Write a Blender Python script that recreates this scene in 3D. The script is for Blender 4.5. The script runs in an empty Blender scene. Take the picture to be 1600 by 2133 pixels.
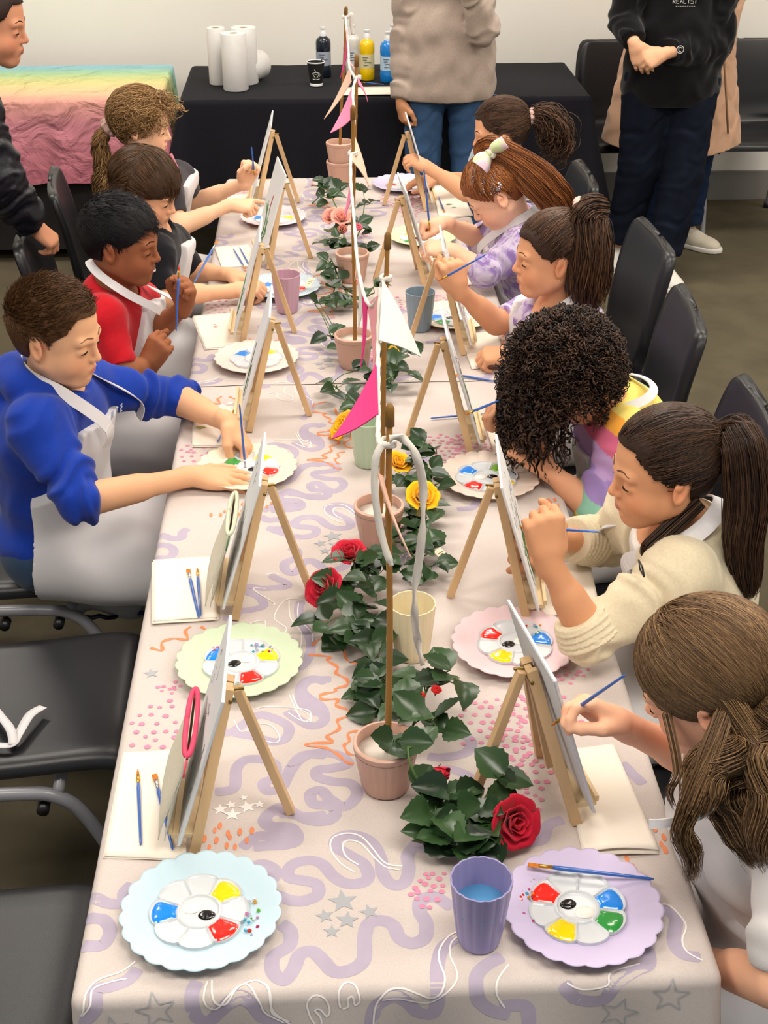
import bpy, math, random
import numpy as np
from mathutils import Vector, Matrix
# ---------------------------------------------------------------- camera, light, exposure
scene=bpy.context.scene; COL=scene.collection
F=2850.0; PITCH=math.radians(29.7); YAW=math.radians(2.65); CH=2.10
sp,cp,sy_,cy_=math.sin(PITCH),math.cos(PITCH),math.sin(YAW),math.cos(YAW)
cam=bpy.data.cameras.new('camera'); camo=bpy.data.objects.new('camera',cam); COL.objects.link(camo)
camo.location=(0,0,CH); camo.rotation_euler=(math.pi/2-PITCH,0,-YAW)
cam.sensor_fit='VERTICAL'; cam.sensor_height=24; cam.lens=F/2133*24; cam.clip_start=.05; cam.clip_end=60
scene.camera=camo
scene.view_settings.view_transform='Standard'; scene.view_settings.look='None'
scene.view_settings.gamma=1; scene.view_settings.use_curve_mapping=False
scene.view_settings.exposure=0.0
w=bpy.data.worlds.new('world'); scene.world=w; w.use_nodes=True
w.node_tree.nodes['Background'].inputs[0].default_value=(.80,.90,1.0,1); w.node_tree.nodes['Background'].inputs[1].default_value=.5
LAMPS=[(-1.5,.9),(.55,.9),(2.6,.9),(-1.5,3.1),(.55,3.1),(2.6,3.1),(-1.5,5.3),(.55,5.3),(2.6,5.3)]
LAMP_W=22; LAMP_Z=2.86
LAMP_COL=(1.0,.915,.82)
def ray(u,v):
    s=(u-800)/F;t=(v-1066.5)/F; fw=cp-t*sp; dn=sp+t*cp
    return (s*cy_+fw*sy_, fw*cy_-s*sy_, -dn)
def atz(u,v,z=.74):
    r=ray(u,v);k=(CH-z)/-r[2];return Vector((r[0]*k,r[1]*k,z))
def aty(u,v,y):
    r=ray(u,v);k=y/r[1];return Vector((r[0]*k,y,CH+r[2]*k))
# ---------------------------------------------------------------- helpers
def V(*a): return Vector(a)
MATS={}
def mat(name,col=(.5,.5,.5),rough=.6,spec=.35,metal=0,noise=None,bump=None,attr=None,sheen=0,coat=0,sss=0,trans=0,alpha=1,emit=None,aniso=0,ior=1.45):
    if name in MATS: return MATS[name]
    m=bpy.data.materials.new(name); m.use_nodes=True; nt=m.node_tree; b=nt.nodes['Principled BSDF']
    I=b.inputs; I['Base Color'].default_value=(*col,1); I['Roughness'].default_value=rough; I['Specular IOR Level'].default_value=spec
    I['Metallic'].default_value=metal; I['Coat Weight'].default_value=coat; I['Sheen Weight'].default_value=sheen
    I['Transmission Weight'].default_value=trans; I['Alpha'].default_value=alpha; I['IOR'].default_value=ior
    if aniso: I['Anisotropic'].default_value=aniso
    if sss: I['Subsurface Weight'].default_value=sss; I['Subsurface Radius'].default_value=(.012,.005,.003); I['Subsurface Scale'].default_value=1
    if emit: I['Emission Color'].default_value=(*emit[0],1); I['Emission Strength'].default_value=emit[1]
    tc=nt.nodes.new('ShaderNodeTexCoord'); src=None
    if attr:
        a=nt.nodes.new('ShaderNodeAttribute'); a.attribute_name=attr; src=a.outputs['Color']
    if noise: # (scale, amount, detail)
        n=nt.nodes.new('ShaderNodeTexNoise'); n.inputs['Scale'].default_value=noise[0]; n.inputs['Detail'].default_value=noise[2] if len(noise)>2 else 3
        mp=nt.nodes.new('ShaderNodeMapping'); nt.links.new(tc.outputs['Object'],mp.inputs[0]); nt.links.new(mp.outputs[0],n.inputs['Vector'])
        if len(noise)>3: mp.inputs['Scale'].default_value=noise[3]
        r=nt.nodes.new('ShaderNodeMapRange'); r.inputs[1].default_value=.3; r.inputs[2].default_value=.7; r.inputs[3].default_value=1-noise[1]; r.inputs[4].default_value=1+noise[1]
        nt.links.new(n.outputs[0],r.inputs[0])
        x=nt.nodes.new('ShaderNodeVectorMath'); x.operation='SCALE'
        if src: nt.links.new(src,x.inputs[0])
        else: x.inputs[0].default_value=col
        nt.links.new(r.outputs[0],x.inputs['Scale']); src=x.outputs[0]
    if src: nt.links.new(src,I['Base Color'])
    if bump: # (scale, strength, distance, detail)
        n=nt.nodes.new('ShaderNodeTexNoise'); n.inputs['Scale'].default_value=bump[0]; n.inputs['Detail'].default_value=bump[3] if len(bump)>3 else 2
        nt.links.new(tc.outputs['Object'],n.inputs['Vector'])
        bp=nt.nodes.new('ShaderNodeBump'); bp.inputs['Strength'].default_value=bump[1]; bp.inputs['Distance'].default_value=bump[2]
        nt.links.new(n.outputs[0],bp.inputs['Height']); nt.links.new(bp.outputs[0],I['Normal'])
    MATS[name]=m; return m
def srgb(h):
    h=h.lstrip('#'); c=[int(h[i:i+2],16)/255 for i in (0,2,4)]
    return tuple(x/12.92 if x<=.04045 else ((x+.055)/1.055)**2.4 for x in c)
def tag(o,label,cat,group=None,kind=None):
    o['label']=label; o['category']=cat
    if group: o['group']=group
    if kind: o['kind']=kind
    return o
def empty(name,loc=(0,0,0),rz=0,label=None,cat=None,group=None):
    o=bpy.data.objects.new(name,None); COL.objects.link(o); o.location=loc; o.rotation_euler=(0,0,rz); o.empty_display_size=.02
    if label: tag(o,label,cat,group)
    return o
def npmesh(name,v,f,m=None,parent=None,smooth=True,col=None,mi=None,link=True,loc=None):
    """v (n,3); f list of int arrays (k,3)/(k,4) or list of lists"""
    me=bpy.data.meshes.new(name); v=np.asarray(v,dtype=np.float32)
    if loc is not None: v=v-np.asarray(loc,dtype=np.float32)
    if isinstance(f,np.ndarray): f=[f]
    if f and isinstance(f[0],np.ndarray):
        f=[a for a in f if len(a)]
        lv=np.concatenate([a.ravel() for a in f]).astype(np.int32); cnt=np.concatenate([np.full(len(a),a.shape[1],np.int32) for a in f])
    else:
        lv=np.array([i for a in f for i in a],np.int32); cnt=np.array([len(a) for a in f],np.int32)
    me.vertices.add(len(v)); me.vertices.foreach_set('co',v.ravel())
    me.loops.add(len(lv)); me.loops.foreach_set('vertex_index',lv)
    me.polygons.add(len(cnt)); st=np.zeros(len(cnt),np.int32); st[1:]=np.cumsum(cnt)[:-1]
    me.polygons.foreach_set('loop_start',st)
    me.update(calc_edges=True)
    me.polygons.foreach_set('use_smooth',np.full(len(cnt),bool(smooth)))
    for x in (m if isinstance(m,(list,tuple)) else [m]):
        if x: me.materials.append(x)
    if mi is not None: me.polygons.foreach_set('material_index',np.asarray(mi,np.int32))
    if col is not None:
        ca=me.color_attributes.new('Col','FLOAT_COLOR','POINT'); c=np.ones((len(v),4),np.float32); c[:,:3]=col; ca.data.foreach_set('color',c.ravel())
    me.validate(); me.update()
    o=bpy.data.objects.new(name,me)
    if link: COL.objects.link(o)
    if parent is not None: o.parent=parent
    if loc is not None and parent is None: o.location=loc
    return o
class MB:
    """mesh builder: collects shapes, builds ONE object"""
    def __init__(s): s.v=[];s.f=[];s.mi=[];s.n=0;s.m=0
    def add(s,v,f):
        s.v+= [tuple(p) for p in v]; s.f+=[[i+s.n for i in a] for a in f]; s.mi+=[s.m]*len(f); s.n+=len(v); return s
    def box(s,c,d,R=None):
        c=Vector(c); x,y,z=[a/2 for a in d]; R=R or Matrix.Identity(3)
        vs=[c+R@Vector((sx*x,sy*y,sz*z)) for sz in(-1,1) for sy in(-1,1) for sx in(-1,1)]
        return s.add(vs,[[0,2,3,1],[4,5,7,6],[0,1,5,4],[2,6,7,3],[0,4,6,2],[1,3,7,5]])
    def tube(s,pts,r,n=10,cap=True,flat=None):
        pts=[Vector(p) for p in pts]; N=len(pts); rs=r if isinstance(r,(list,tuple)) else [r]*N
        up=None; rings=[]
        for i,p in enumerate(pts):
            t=(pts[min(i+1,N-1)]-pts[max(i-1,0)]).normalized()
            if up is None: up=(Vector((0,0,1)) if abs(t.z)<.9 else Vector((0,1,0)))
            a=(up-t*up.dot(t)).normalized(); b=t.cross(a); up=a
            e=flat or (1,1)
            rings.append([p+(a*math.cos(2*math.pi*k/n)*e[0]+b*math.sin(2*math.pi*k/n)*e[1])*rs[i] for k in range(n)])
        v=[q for g in rings for q in g]; f=[[i*n+k,i*n+(k+1)%n,(i+1)*n+(k+1)%n,(i+1)*n+k] for i in range(N-1) for k in range(n)]
        if cap: f+=[list(range(n))[::-1],[ (N-1)*n+k for k in range(n)]]
        return s.add(v,f)
    def bar(s,a,b,w,h,up=(0,0,1)):
        """rectangular bar from a to b; w across, h along up"""
        a=Vector(a);b=Vector(b);t=(b-a).normalized();u=Vector(up);u=(u-t*u.dot(t)).normalized();x=t.cross(u)
        v=[p+x*i*w/2+u*j*h/2 for p in(a,b) for i,j in((-1,-1),(1,-1),(1,1),(-1,1))]
        return s.add(v,[[3,2,1,0],[4,5,6,7],[0,1,5,4],[1,2,6,5],[2,3,7,6],[3,0,4,7]])
    def lathe(s,prof,n=32,c=(0,0,0),rad=None,close=False):
        """prof [(r,z)]; rad(theta,i)->factor"""
        v=[];c=Vector(c)
        for i,(r,z) in enumerate(prof):
            for k in range(n):
                t=2*math.pi*k/n; q=r*(rad(t,i) if rad else 1); v.append((c.x+q*math.cos(t),c.y+q*math.sin(t),c.z+z))
        N=len(prof); f=[[i*n+k,i*n+(k+1)%n,(i+1)*n+(k+1)%n,(i+1)*n+k] for i in range(N-1) for k in range(n)]
        if prof[0][0]>1e-6: f.append(list(range(n))[::-1])
        if prof[-1][0]>1e-6 : f.append([(N-1)*n+k for k in range(n)])
        return s.add(v,f)
    def build(s,name,m,parent=None,smooth=False,bevel=0,bseg=2,auto=None,loc=None,subd=0):
        o=npmesh(name,s.v,s.f,m,parent,smooth,mi=s.mi,loc=loc)
        if bevel: b=o.modifiers.new('bevel','BEVEL'); b.width=bevel; b.segments=bseg; b.limit_method='ANGLE'; b.angle_limit=math.radians(35)
        if subd: q=o.modifiers.new('sub','SUBSURF'); q.levels=q.render_levels=subd
        if auto is not None: o.data.polygons.foreach_set('use_smooth',[True]*len(o.data.polygons)); o.data.set_sharp_from_angle(angle=math.radians(auto))
        return o
def sheet(name,fn,nu,nv,m,parent=None,thick=0,loc=None,smooth=True):
    """fn(u,v) u,v in 0..1"""
    v=[fn(i/nu,j/nv) for j in range(nv+1) for i in range(nu+1)]
    f=[[j*(nu+1)+i,j*(nu+1)+i+1,(j+1)*(nu+1)+i+1,(j+1)*(nu+1)+i] for j in range(nv) for i in range(nu)]
    o=npmesh(name,v,f,m,parent,smooth,loc=loc)
    if thick: q=o.modifiers.new('solid','SOLIDIFY'); q.thickness=thick; q.offset=0
    return o
def dup(o,loc=None,rz=None,label=None,group=None):
    def cp_(x,par):
        c=x.copy(); COL.objects.link(c); c.parent=par
        for ch in kids.get(x.name,[]): cp_(ch,c)
        return c
    kids={}
    for x in bpy.data.objects:
        if x.parent: kids.setdefault(x.parent.name,[]).append(x)
    r=cp_(o,None)
    if loc is not None: r.location=loc
    if rz is not None: r.rotation_euler=(0,0,rz)
    if label: r['label']=label
    if group: r['group']=group
    return r
def catmull(P,n=8):
    P=[Vector(p) for p in P]; out=[]
    for i in range(len(P)-1):
        a=P[max(i-1,0)];b=P[i];c=P[i+1];d=P[min(i+2,len(P)-1)]
        for k in range(n):
            t=k/n; out.append(.5*((2*b)+(c-a)*t+(2*a-5*b+4*c-d)*t*t+(3*b-a-3*c+d)*t**3))
    out.append(P[-1]); return out
# ---------------------------------------------------------------- common materials
M_wood=mat('pine_wood',srgb('#D3B083'),.5,.3,noise=(18,.18,4,(1,1,.15)))
M_woodL=mat('pale_pine',srgb('#DFC69C'),.5,.3,noise=(20,.12,4,(1,.15,1)))
M_bamboo=mat('bamboo',srgb('#94682F'),.45,.4,noise=(9,.12))
M_canvas=mat('canvas_white',srgb('#DCDDDD'),.8,.2,bump=(900,.15,.0005))
M_cback=mat('canvas_board_back',srgb('#D4D5D6'),.85,.2,noise=(14,.03))
M_black=mat('moulded_black_plastic',(.012,.012,.014),.36,.5,bump=(420,.22,.0006))
M_seatb=mat('black_upholstery',(.02,.019,.023),.42,.45,bump=(380,.2,.0006))
M_tube=mat('grey_painted_tube',srgb('#83848A'),.32,.5,coat=.2)
M_bcloth=mat('black_tablecloth',(.011,.011,.015),.9,.12,noise=(300,.15),sheen=.04)
M_pal=mat('palette_plastic',srgb('#CDD1D4'),.3,.4,coat=.2)
M_white=mat('white_plastic',srgb('#E6E7E9'),.22,.5,coat=.3)
M_paper=mat('paper_towel',srgb('#EDE4D6'),.95,.1,bump=(170,.25,.0008,3))
M_apron=mat('white_apron_cotton',srgb('#D6D3D4'),.9,.15,bump=(600,.1,.0004),sheen=.1)
M_cord=mat('white_cotton_cord',srgb('#D8D2C8'),.95,.1,bump=(300,.4,.001))
# ---------------------------------------------------------------- room
def setting(name,mb,m,**k):
    o=mb.build(name,m,**k); o['kind']='structure'; return o
M_floor=mat('carpet_olive_grey',srgb('#5A5343'),.95,.1,noise=(6,.16,8),bump=(260,.35,.002,3))
M_wall=mat('painted_wall',srgb('#EEEBE4'),.8,.2,noise=(1.2,.03))
M_base=mat('grey_skirting',srgb('#7F7C78'),.6,.3,noise=(3,.04))
M_ceil=mat('ceiling_tile',srgb('#E8E6E0'),.9,.1,noise=(40,.03))
WALLY=6.86
setting('floor',MB().box((0,2.4,-.05),(9.2,9.2,.1)),M_floor)
setting('wall_back',MB().box((0,WALLY+.06,1.5),(9.2,.12,3.0)),M_wall)
setting('wall_left',MB().box((-4.6,2.4,1.5),(.12,9.2,3.0)),M_wall)
setting('wall_right',MB().box((4.6,2.4,1.5),(.12,9.2,3.0)),M_wall)
setting('ceiling',MB().box((0,2.4,3.05),(9.3,9.3,.1)),M_ceil)
setting('baseboard_back',MB().box((0,WALLY-.008,.075),(9.0,.016,.15)),M_base,bevel=.002)
_b=MB(); _b.box((2.58,WALLY-.02,1.5),(.09,.04,3.0)); setting('trim_1',_b,mat('grey_metal_trim',srgb('#8E8B88'),.4,.5,metal=.4,noise=(5,.04)),bevel=.004)
_b=MB(); _b.tube([(2.44,WALLY-.035,z) for z in (.98,1.1,1.2,1.32)],.012); _b.box((2.44,WALLY-.02,1.30),(.03,.05,.05)); setting('trim_2',_b,MATS['grey_metal_trim'])
# ceiling lamps: recessed troffers with a diffuser, and their light
M_diff=mat('lamp_diffuser',(1,1,1),.5,emit=((1,.93,.84),6.0))
for i,(x,y) in enumerate(LAMPS):
    e=empty('ceiling_lamp',(x,y,2.94),0,'recessed ceiling light panel above the craft room','ceiling lamp','ceiling light panels')
    _b=MB(); [_b.box(c,d) for c,d in(((0,.31,.0),(1.24,.02,.06)),((0,-.31,0),(1.24,.02,.06)),((.61,0,0),(.02,.6,.06)),((-.61,0,0),(.02,.6,.06)))]
    _b.build('frame',M_white,e); MB().box((0,0,.02),(1.2,.6,.01)).build('diffuser',M_diff,e)
    L=bpy.data.lights.new('lamp_light','AREA'); L.shape='RECTANGLE'; L.size=1.15; L.size_y=.55; L.energy=LAMP_W; L.color=LAMP_COL
    lo=bpy.data.objects.new('lamp_light',L); COL.objects.link(lo); lo.parent=e; lo.location=(0,0,LAMP_Z-2.94)
# ---------------------------------------------------------------- chairs
def chair_proto(name='stacking_chair'):
    e=empty(name)
    # local: faces +x, seat centre at origin xy, z=0 floor
    prof=catmull([V(.215,0,.425),V(.205,0,.445),V(.15,0,.452),V(0,0,.440),V(-.12,0,.437),V(-.185,0,.455),V(-.213,0,.52),V(-.225,0,.60),V(-.245,0,.72),V(-.27,0,.815),V(-.283,0,.825)],7)
    n=len(prof)-1; nv=20
    def hw(i):
        t=i/n
        if t<.1: return .215*(1-.12*(1-t/.1)**2)
        if t<.5: return .215
        if t<.66: return .215-.018*math.sin((t-.5)/.16*math.pi)
        q=(t-.66)/.34
        return .217*(max(0,1-q**4.5))**.5*.93+.012 if q<1 else .05
    def fn(u,v):
        i=min(n,int(round(u*n))); p=prof[i]; s=(v*2-1); t=i/n; wdt=hw(i); y=s*wdt
        dish=.014*(s*s) if t>.55 else 0
        edge=max(0,abs(s)-.86)/.14
        dz=-edge**2*.022 if t<.5 else 0; dx=(-edge**2*.026 if t>=.5 else 0)+dish
        if t<.5: dz+=.008*s*s
        return (p.x+dx,y,p.z+dz)
    o=sheet('seat_shell',fn,n,nv,M_black,e,thick=.009)
    b=MB()
    for s in(-1,1):
        y=s*.226
        p=catmull([V(.262,y*1.04,.012),V(.185,y*1.01,.22),V(.13,y,.345),V(.085,y,.388),V(.03,y,.398),V(-.10,y,.398),V(-.155,y,.385),V(-.20,y,.33),V(-.225,y*1.02,.24),V(-.285,y*1.05,.012)],6)
        b=MB(); b.tube(p,.0135,12); b.build('side_frame',M_tube,e,smooth=True)
        for q in (1,-1): b=MB(); b.tube([(.266 if q>0 else -.288,y*1.045,.0),(.256 if q>0 else -.281,y*1.045,.03)],.0175,10); b.build('foot_cap',M_black,e,smooth=True)
        for q in (1,-1): b=MB(); b.tube([(q*.06,y*.95,.365),(q*.06,y*1.06,.365)],.012,12); b.build('stacking_bumper',M_black,e,smooth=True)
    for q in (1,-1): b=MB(); b.tube([(q*.09,-.226,.398),(q*.09,.226,.398)],.011,10); b.build('cross_tube',M_tube,e,smooth=True)
    return e
CH0=chair_proto(); _first=[True]
def chair(x,y,rz,label,group='black stacking chairs'):
    if _first[0]: _first[0]=False; CH0.location=(x,y,0); CH0.rotation_euler=(0,0,rz); tag(CH0,label,'chair',group); return CH0
    c=dup(CH0,(x,y,0),rz,label,group); c['category']='chair'; return c
R_=math.radians
chair(-.61,2.188,R_(2),'empty black stacking chair on the left with a white strap lying on its seat')
chair(-.60,1.47,R_(-1),'empty black stacking chair at the lower left corner, nearest to the camera')
chair(-.67,2.80,R_(0),'black stacking chair under the boy in the blue hoodie')
chair(-.70,3.42,R_(3),'black stacking chair behind the boy in the red shirt')
chair(-.60,3.96,R_(4),'black stacking chair the adult in the dark puffer jacket leans on')
chair(-.60,4.50,R_(8),'black stacking chair behind the girl with blonde curly ponytail')
chair(.70,1.42,R_(180),'black stacking chair under the girl with long loose brown hair')
chair(.69,2.03,R_(180),'black stacking chair under the girl in the cream cardigan')
chair(.665,2.66,R_(178),'black stacking chair behind the child in the rainbow striped top')
chair(.655,3.26,R_(176),'black stacking chair behind the girl with the pink scrunchie and earring')
chair(.69,3.80,R_(183),'black stacking chair behind the girl with the rainbow hair bow')
chair(.60,4.46,R_(180),'black stacking chair behind the far girl with the curly bun')
chair(1.44,6.42,R_(-90),'black chair against the back wall beside the black cloth table')
chair(2.02,6.42,R_(-90),'black chair against the back wall at the right edge')
# ---------------------------------------------------------------- craft tables and printed cloths
TX0,TX1,TY0,TYM,TY1,TZ=-.319,.468,1.197,3.007,4.752,.74
M_tt=mat('grey_table_top',srgb('#A9A7A3'),.5,.3,noise=(8,.05))
for (y0,y1,lab) in((TY0+.01,TYM-.004,'folding trestle table, the nearer of the two under the printed cloths'),(TYM+.004,TY1-.01,'folding trestle table, the farther of the two under the printed cloths')):
    e=empty('trestle_table',((TX0+TX1)/2,(y0+y1)/2,0),0,lab,'table','trestle tables')
    MB().box((0,0,.72),(TX1-TX0-.03,y1-y0-.01,.03)).build('table_top',M_tt,e,bevel=.006)
    for sy in(-1,1):
        for sx in(-1,1):
            b=MB(); b.tube([(sx*.30,sy*(y1-y0)*.36,.705),(sx*.33,sy*(y1-y0)*.40,.0)],.014,10); b.build('leg',M_tube,e,smooth=True)
M_cl=mat('cloth_pale_greige',srgb('#C6BBB5'),.92,.1,noise=(400,.05),bump=(500,.12,.0004))
M_lav=mat('print_lavender',srgb('#AEA3B4'),.92,.1,noise=(14,.07)); M_org=mat('print_orange',srgb('#E08B62'),.92,.1,noise=(30,.06))
M_pnk=mat('print_pink',srgb('#D287A0'),.92,.1,noise=(30,.06)); M_wht=mat('print_white',srgb('#E9E3DF'),.92,.1); M_gry=mat('print_grey',srgb('#A6A8AC'),.92,.1)
M_plv=mat('print_pink_wash',srgb('#CBB0C0'),.92,.1)
DROP=.27; RB=.016
def cloth_pt(x,y,off,X0,X1,Y0,Y1,dn,df,zz=TZ):
    """flat cloth coordinates -> draped 3D point"""
    ox=min(0,x-X0) if x<X0 else max(0,x-X1); oy=(y-Y0 if y<Y0 and dn else 0)+(y-Y1 if y>Y1 and df else 0)
    L=math.hypot(ox,oy); bx=min(max(x,X0),X1); by=min(max(y,Y0),Y1) if (dn or df) else y
    wav=.0007*math.sin(x*31+y*17)+.0006*math.sin(x*13-y*41+1)
    if L<1e-6: return Vector((x,y,zz+wav+off))
    dx,dy=ox/L,oy/L; a=min(L/RB,math.pi/2); s=RB*math.sin(a); z=-RB*(1-math.cos(a)); rest=max(0,L-RB*math.pi/2)
    fl=.012*math.sin((bx if abs(oy)>abs(ox) else by)*19+ (bx+by)*7)*min(1,rest/.15)+rest*.10
    s+=fl; z-=rest*.985
    return Vector((bx+dx*(s+off*math.sin(a)),by+dy*(s+off*math.sin(a)),zz+z+off*max(0,math.cos(a))+wav*(1-min(1,L/.02))))
# print motifs, traced as strokes: crop origin x,y and scale, then points
TA=(540,1700,3.077);TB=(600,1350,3.2);TC=(380,1180,3.553);TD=(1040,1380,2.832);TE=(130,1850,3.404);TF=(0,1000,2.667)
STR=[ # (kind, crop, width m, pts)
('l',TA,.0175,[(135,690),(200,740),(190,830),(90,900),(90,1000),(160,1050),(220,980),(260,890),(340,870),(410,930),(480,1000),(590,990),(670,920),(675,780),(700,690),(780,665),(860,700),(900,780),(980,815),(1060,780),(1070,690),(1030,610),(1040,540),(1130,520),(1240,590)]),
('l',TA,.0165,[(-40,440),(110,510),(250,550),(370,510),(370,440),(290,415),(200,400),(185,350),(230,300),(330,280),(410,310),(470,380),(550,430),(650,430),(700,390),(670,310),(580,250),(500,200),(490,150),(560,120),(650,130),(730,180),(780,280),(790,370),(850,440),(930,430),(960,340),(950,260),(1000,190),(1060,130),(1040,60),(990,0)]),
('l',TA,.0175,[(-140,270),(-60,320),(30,310),(100,350),(80,410),(0,430),(-80,420)]),
('l',TA,.0165,[(-40,200),(60,190),(150,185),(235,160),(240,110),(180,80),(80,75),(30,35),(70,-20),(150,-60),(300,20),(440,30),(500,-20)]),
('l',TA,.0165,[(720,1420),(740,1230),(800,1165),(880,1140),(960,1180),(1030,1250),(1120,1265),(1150,1180),(1140,1000),(1170,860),(1250,790)]),
('l',TA,.0165,[(1560,900),(1450,960),(1390,1040),(1420,1160),(1520,1230),(1640,1250)]),
('l',TB,.0165,[(-10,420),(60,470),(160,520),(240,480),(220,390),(120,320),(90,270),(150,215),(290,210)]),
('l',TB,.0165,[(-40,930),(30,800),(120,720),(250,700),(350,720),(400,770),(300,800),(195,815),(200,860),(300,890),(420,905),(460,980),(380,1060),(280,1010),(220,950),(150,970),(170,1040),(260,1050),(320,1090),(260,1150),(150,1150),(50,1110),(-60,1100)]),
('l',TB,.0165,[(930,720),(1020,730),(1180,700),(1220,620),(1130,565),(1040,580)]),
('l',TB,.0155,[(1000,810),(1120,820),(1220,880),(1180,960),(1060,990),(960,960)]),
('l',TB,.0165,[(830,1010),(900,1080),(880,1180),(920,1280),(860,1360)]),
('l',TC,.0155,[(395,60),(560,45),(740,110),(770,150),(600,165),(490,150),(480,190),(560,220),(600,290),(500,320),(420,330),(380,380),(300,380)]),
('l',TC,.0155,[(880,260),(860,330),(900,440),(950,560),(930,680),(860,760)]),
('l',TC,.0165,[(1066,860),(960,830),(880,890),(890,1010),(1000,1080),(1066,1090)]),
('l',TC,.0155,[(60,1100),(240,1120),(330,1230),(540,1110),(640,1110),(780,1180),(770,1270),(680,1300),(540,1260),(380,1230)]),
('l',TC,.0165,[(240,1670),(380,1640),(400,1500),(470,1430),(600,1430),(685,1470),(680,1560),(600,1600),(640,1660),(740,1620),(810,1480),(900,1400),(1066,1400)]),
('l',TC,.0165,[(440,2090),(560,2000),(750,2010),(830,1980),(800,1930),(650,1920),(620,1850),(700,1810),(900,1850),(1066,1840)]),
('l',TD,.0165,[(930,1440),(1040,1500),(1030,1640),(1080,1720),(1190,1740)]),
('l',TD,.0170,[(380,1880),(480,1970),(640,1980),(690,1880),(790,1820),(880,1780),(870,1680)]),
('l',TD,.0165,[(720,590),(790,660),(850,720)]),('l',TD,.0165,[(120,1070),(250,1050),(290,960),(380,930)]),
('l',TD,.0165,[(20,2010),(180,2010),(230,2150)]),
('l',TE,.0165,[(150,40),(240,70),(330,110),(430,100),(440,30),(500,-30)]),('l',TE,.0165,[(130,190),(220,210),(300,230),(340,310),(290,400),(190,410),(120,390)]),
('l',TE,.0165,[(540,570),(460,650),(350,690),(240,720),(220,830),(120,920),(20,970)]),
('l',TE,.0165,[(960,660),(915,760),(930,900),(1010,940),(1100,860),(1180,790),(1270,760),(1350,820),(1400,900),(1480,940),(1600,970)]),
('l',TF,.0150,[(960,260),(1040,250),(1080,190),(1200,170),(1330,200)]),('l',TF,.0150,[(1010,440),(1080,330),(1180,310),(1240,370),(1180,440)]),
('o',TB,.0040,[(135,40),(280,60),(260,80),(330,130),(320,170),(390,210),(390,250),(320,270),(310,290),(220,310),(230,340),(330,340),(320,380),(400,410),(400,450),(330,480),(340,540),(260,590),(300,630),(150,640),(130,655),(250,670),(330,710),(390,760),(440,770)]),
('o',TB,.0035,[(160,-10),(200,-50),(300,-80)]),('o',TB,.0035,[(370,0),(400,90),(500,110),(560,100)]),('o',TB,.0035,[(530,150),(460,200),(500,240),(520,370),(460,430),(480,480),(560,500)]),
('o',TB,.0035,[(470,550),(400,570),(410,620),(375,650),(400,700),(440,710)]),
('o',TF,.0045,[(835,930),(900,945),(900,900),(960,880),(1040,885),(1030,840),(1060,815)]),('o',TF,.0045,[(1115,815),(1160,835),(1240,830),(1240,850)]),
('w',TA,.0022,[(610,360),(520,300),(460,210),(470,140),(560,110),(650,130),(720,200),(790,290),(850,320),(920,325)]),
('w',TA,.0022,[(640,315),(560,260),(535,190),(570,155),(650,175),(740,270),(810,330),(900,350)]),
('w',TA,.0022,[(740,1380),(750,1200),(820,1110),(920,1095),(1020,1120),(1110,1145),(1170,1110),(1190,1030),(1155,930),(1160,850),(1220,770),(1280,745)]),
('w',TA,.0020,[(790,1160),(900,1150),(1080,1180),(1180,1130),(1260,1060),(1265,990),(1225,900),(1230,820),(1270,780)]),
('w',TA,.0022,[(1600,950),(1530,1050),(1530,1120),(1600,1210)]),('w',TA,.0022,[(0,1060),(60,1100),(80,1230),(200,1330)]),
('w',TA,.0022,[(340,1310),(390,1320),(390,1270),(355,1225),(390,1220),(430,1260),(450,1220),(420,1150),(350,1135),(305,1180),(320,1260),(350,1310)]),
('w',TA,.0022,[(520,1210),(510,1120),(560,1070),(620,1090),(645,1160),(615,1190),(600,1140),(570,1150),(570,1200),(535,1215)]),
('w',TC,.0018,[(790,950),(880,1130),(940,1130),(920,1060),(640,1040),(540,1060)]),('w',TC,.0018,[(380,1130),(440,1220),(560,1170),(660,1180),(720,1270),(680,1310),(560,1270)]),
('w',TC,.0018,[(620,170),(530,160),(560,200),(680,270),(660,290)]),('w',TC,.0018,[(500,430),(520,410),(610,400),(620,470),(720,510),(770,460),(680,380),(740,270),(830,240),(1000,280),(1060,350)]),
('w',TC,.0018,[(790,250),(800,380),(880,500),(870,620)]),('w',TC,.0018,[(860,270),(860,380),(960,500),(960,560)]),
('w',TD,.0022,[(910,1440),(1000,1430),(1100,1540),(1080,1640),(1110,1710),(1200,1760)]),('w',TD,.0020,[(400,1880),(500,1910),(640,1890),(660,1830),(830,1780)]),
('w',TE,.0022,[(520,520),(420,590),(250,650),(170,740),(130,850),(80,890)]),('w',TE,.0022,[(460,640),(350,660),(220,710),(190,810),(110,890)]),
('w',TE,.0022,[(1030,660),(1000,780),(1070,840),(1180,750),(1300,680),(1390,780),(1430,870),(1560,940)]),('w',TE,.0022,[(1060,650),(1070,780),(1150,800),(1250,700),(1380,655),(1470,730),(1480,870),(1600,930)]),
('w',TB,.0018,[(30,310),(70,400),(140,440),(150,490),(80,480),(0,430)]),('w',TF,.0020,[(1050,440),(1080,330),(1180,305),(1240,330)]),
]
STARS=[(TA,535,545,.021,1),(TA,420,640,.013,1),(TA,565,665,.016,1),(TA,705,610,.014,1),(TA,465,740,.012,1),(TC,280,1800,.012,2),(TC,480,1780,.014,2),(TC,370,1840,.014,2),(TC,360,1765,.009,2),(TC,570,1760,.009,2),(TC,455,1710,.007,2),(TF,840,1075,.014,1),(TF,1060,905,.012,2),(TF,1120,880,.010,2),(TE,650,850,.026,0),(TE,310,990,.022,0),(TD,1045,1950,.025,0),(TD,770,2070,.026,0)]
_rn=random.Random(7)
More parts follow.
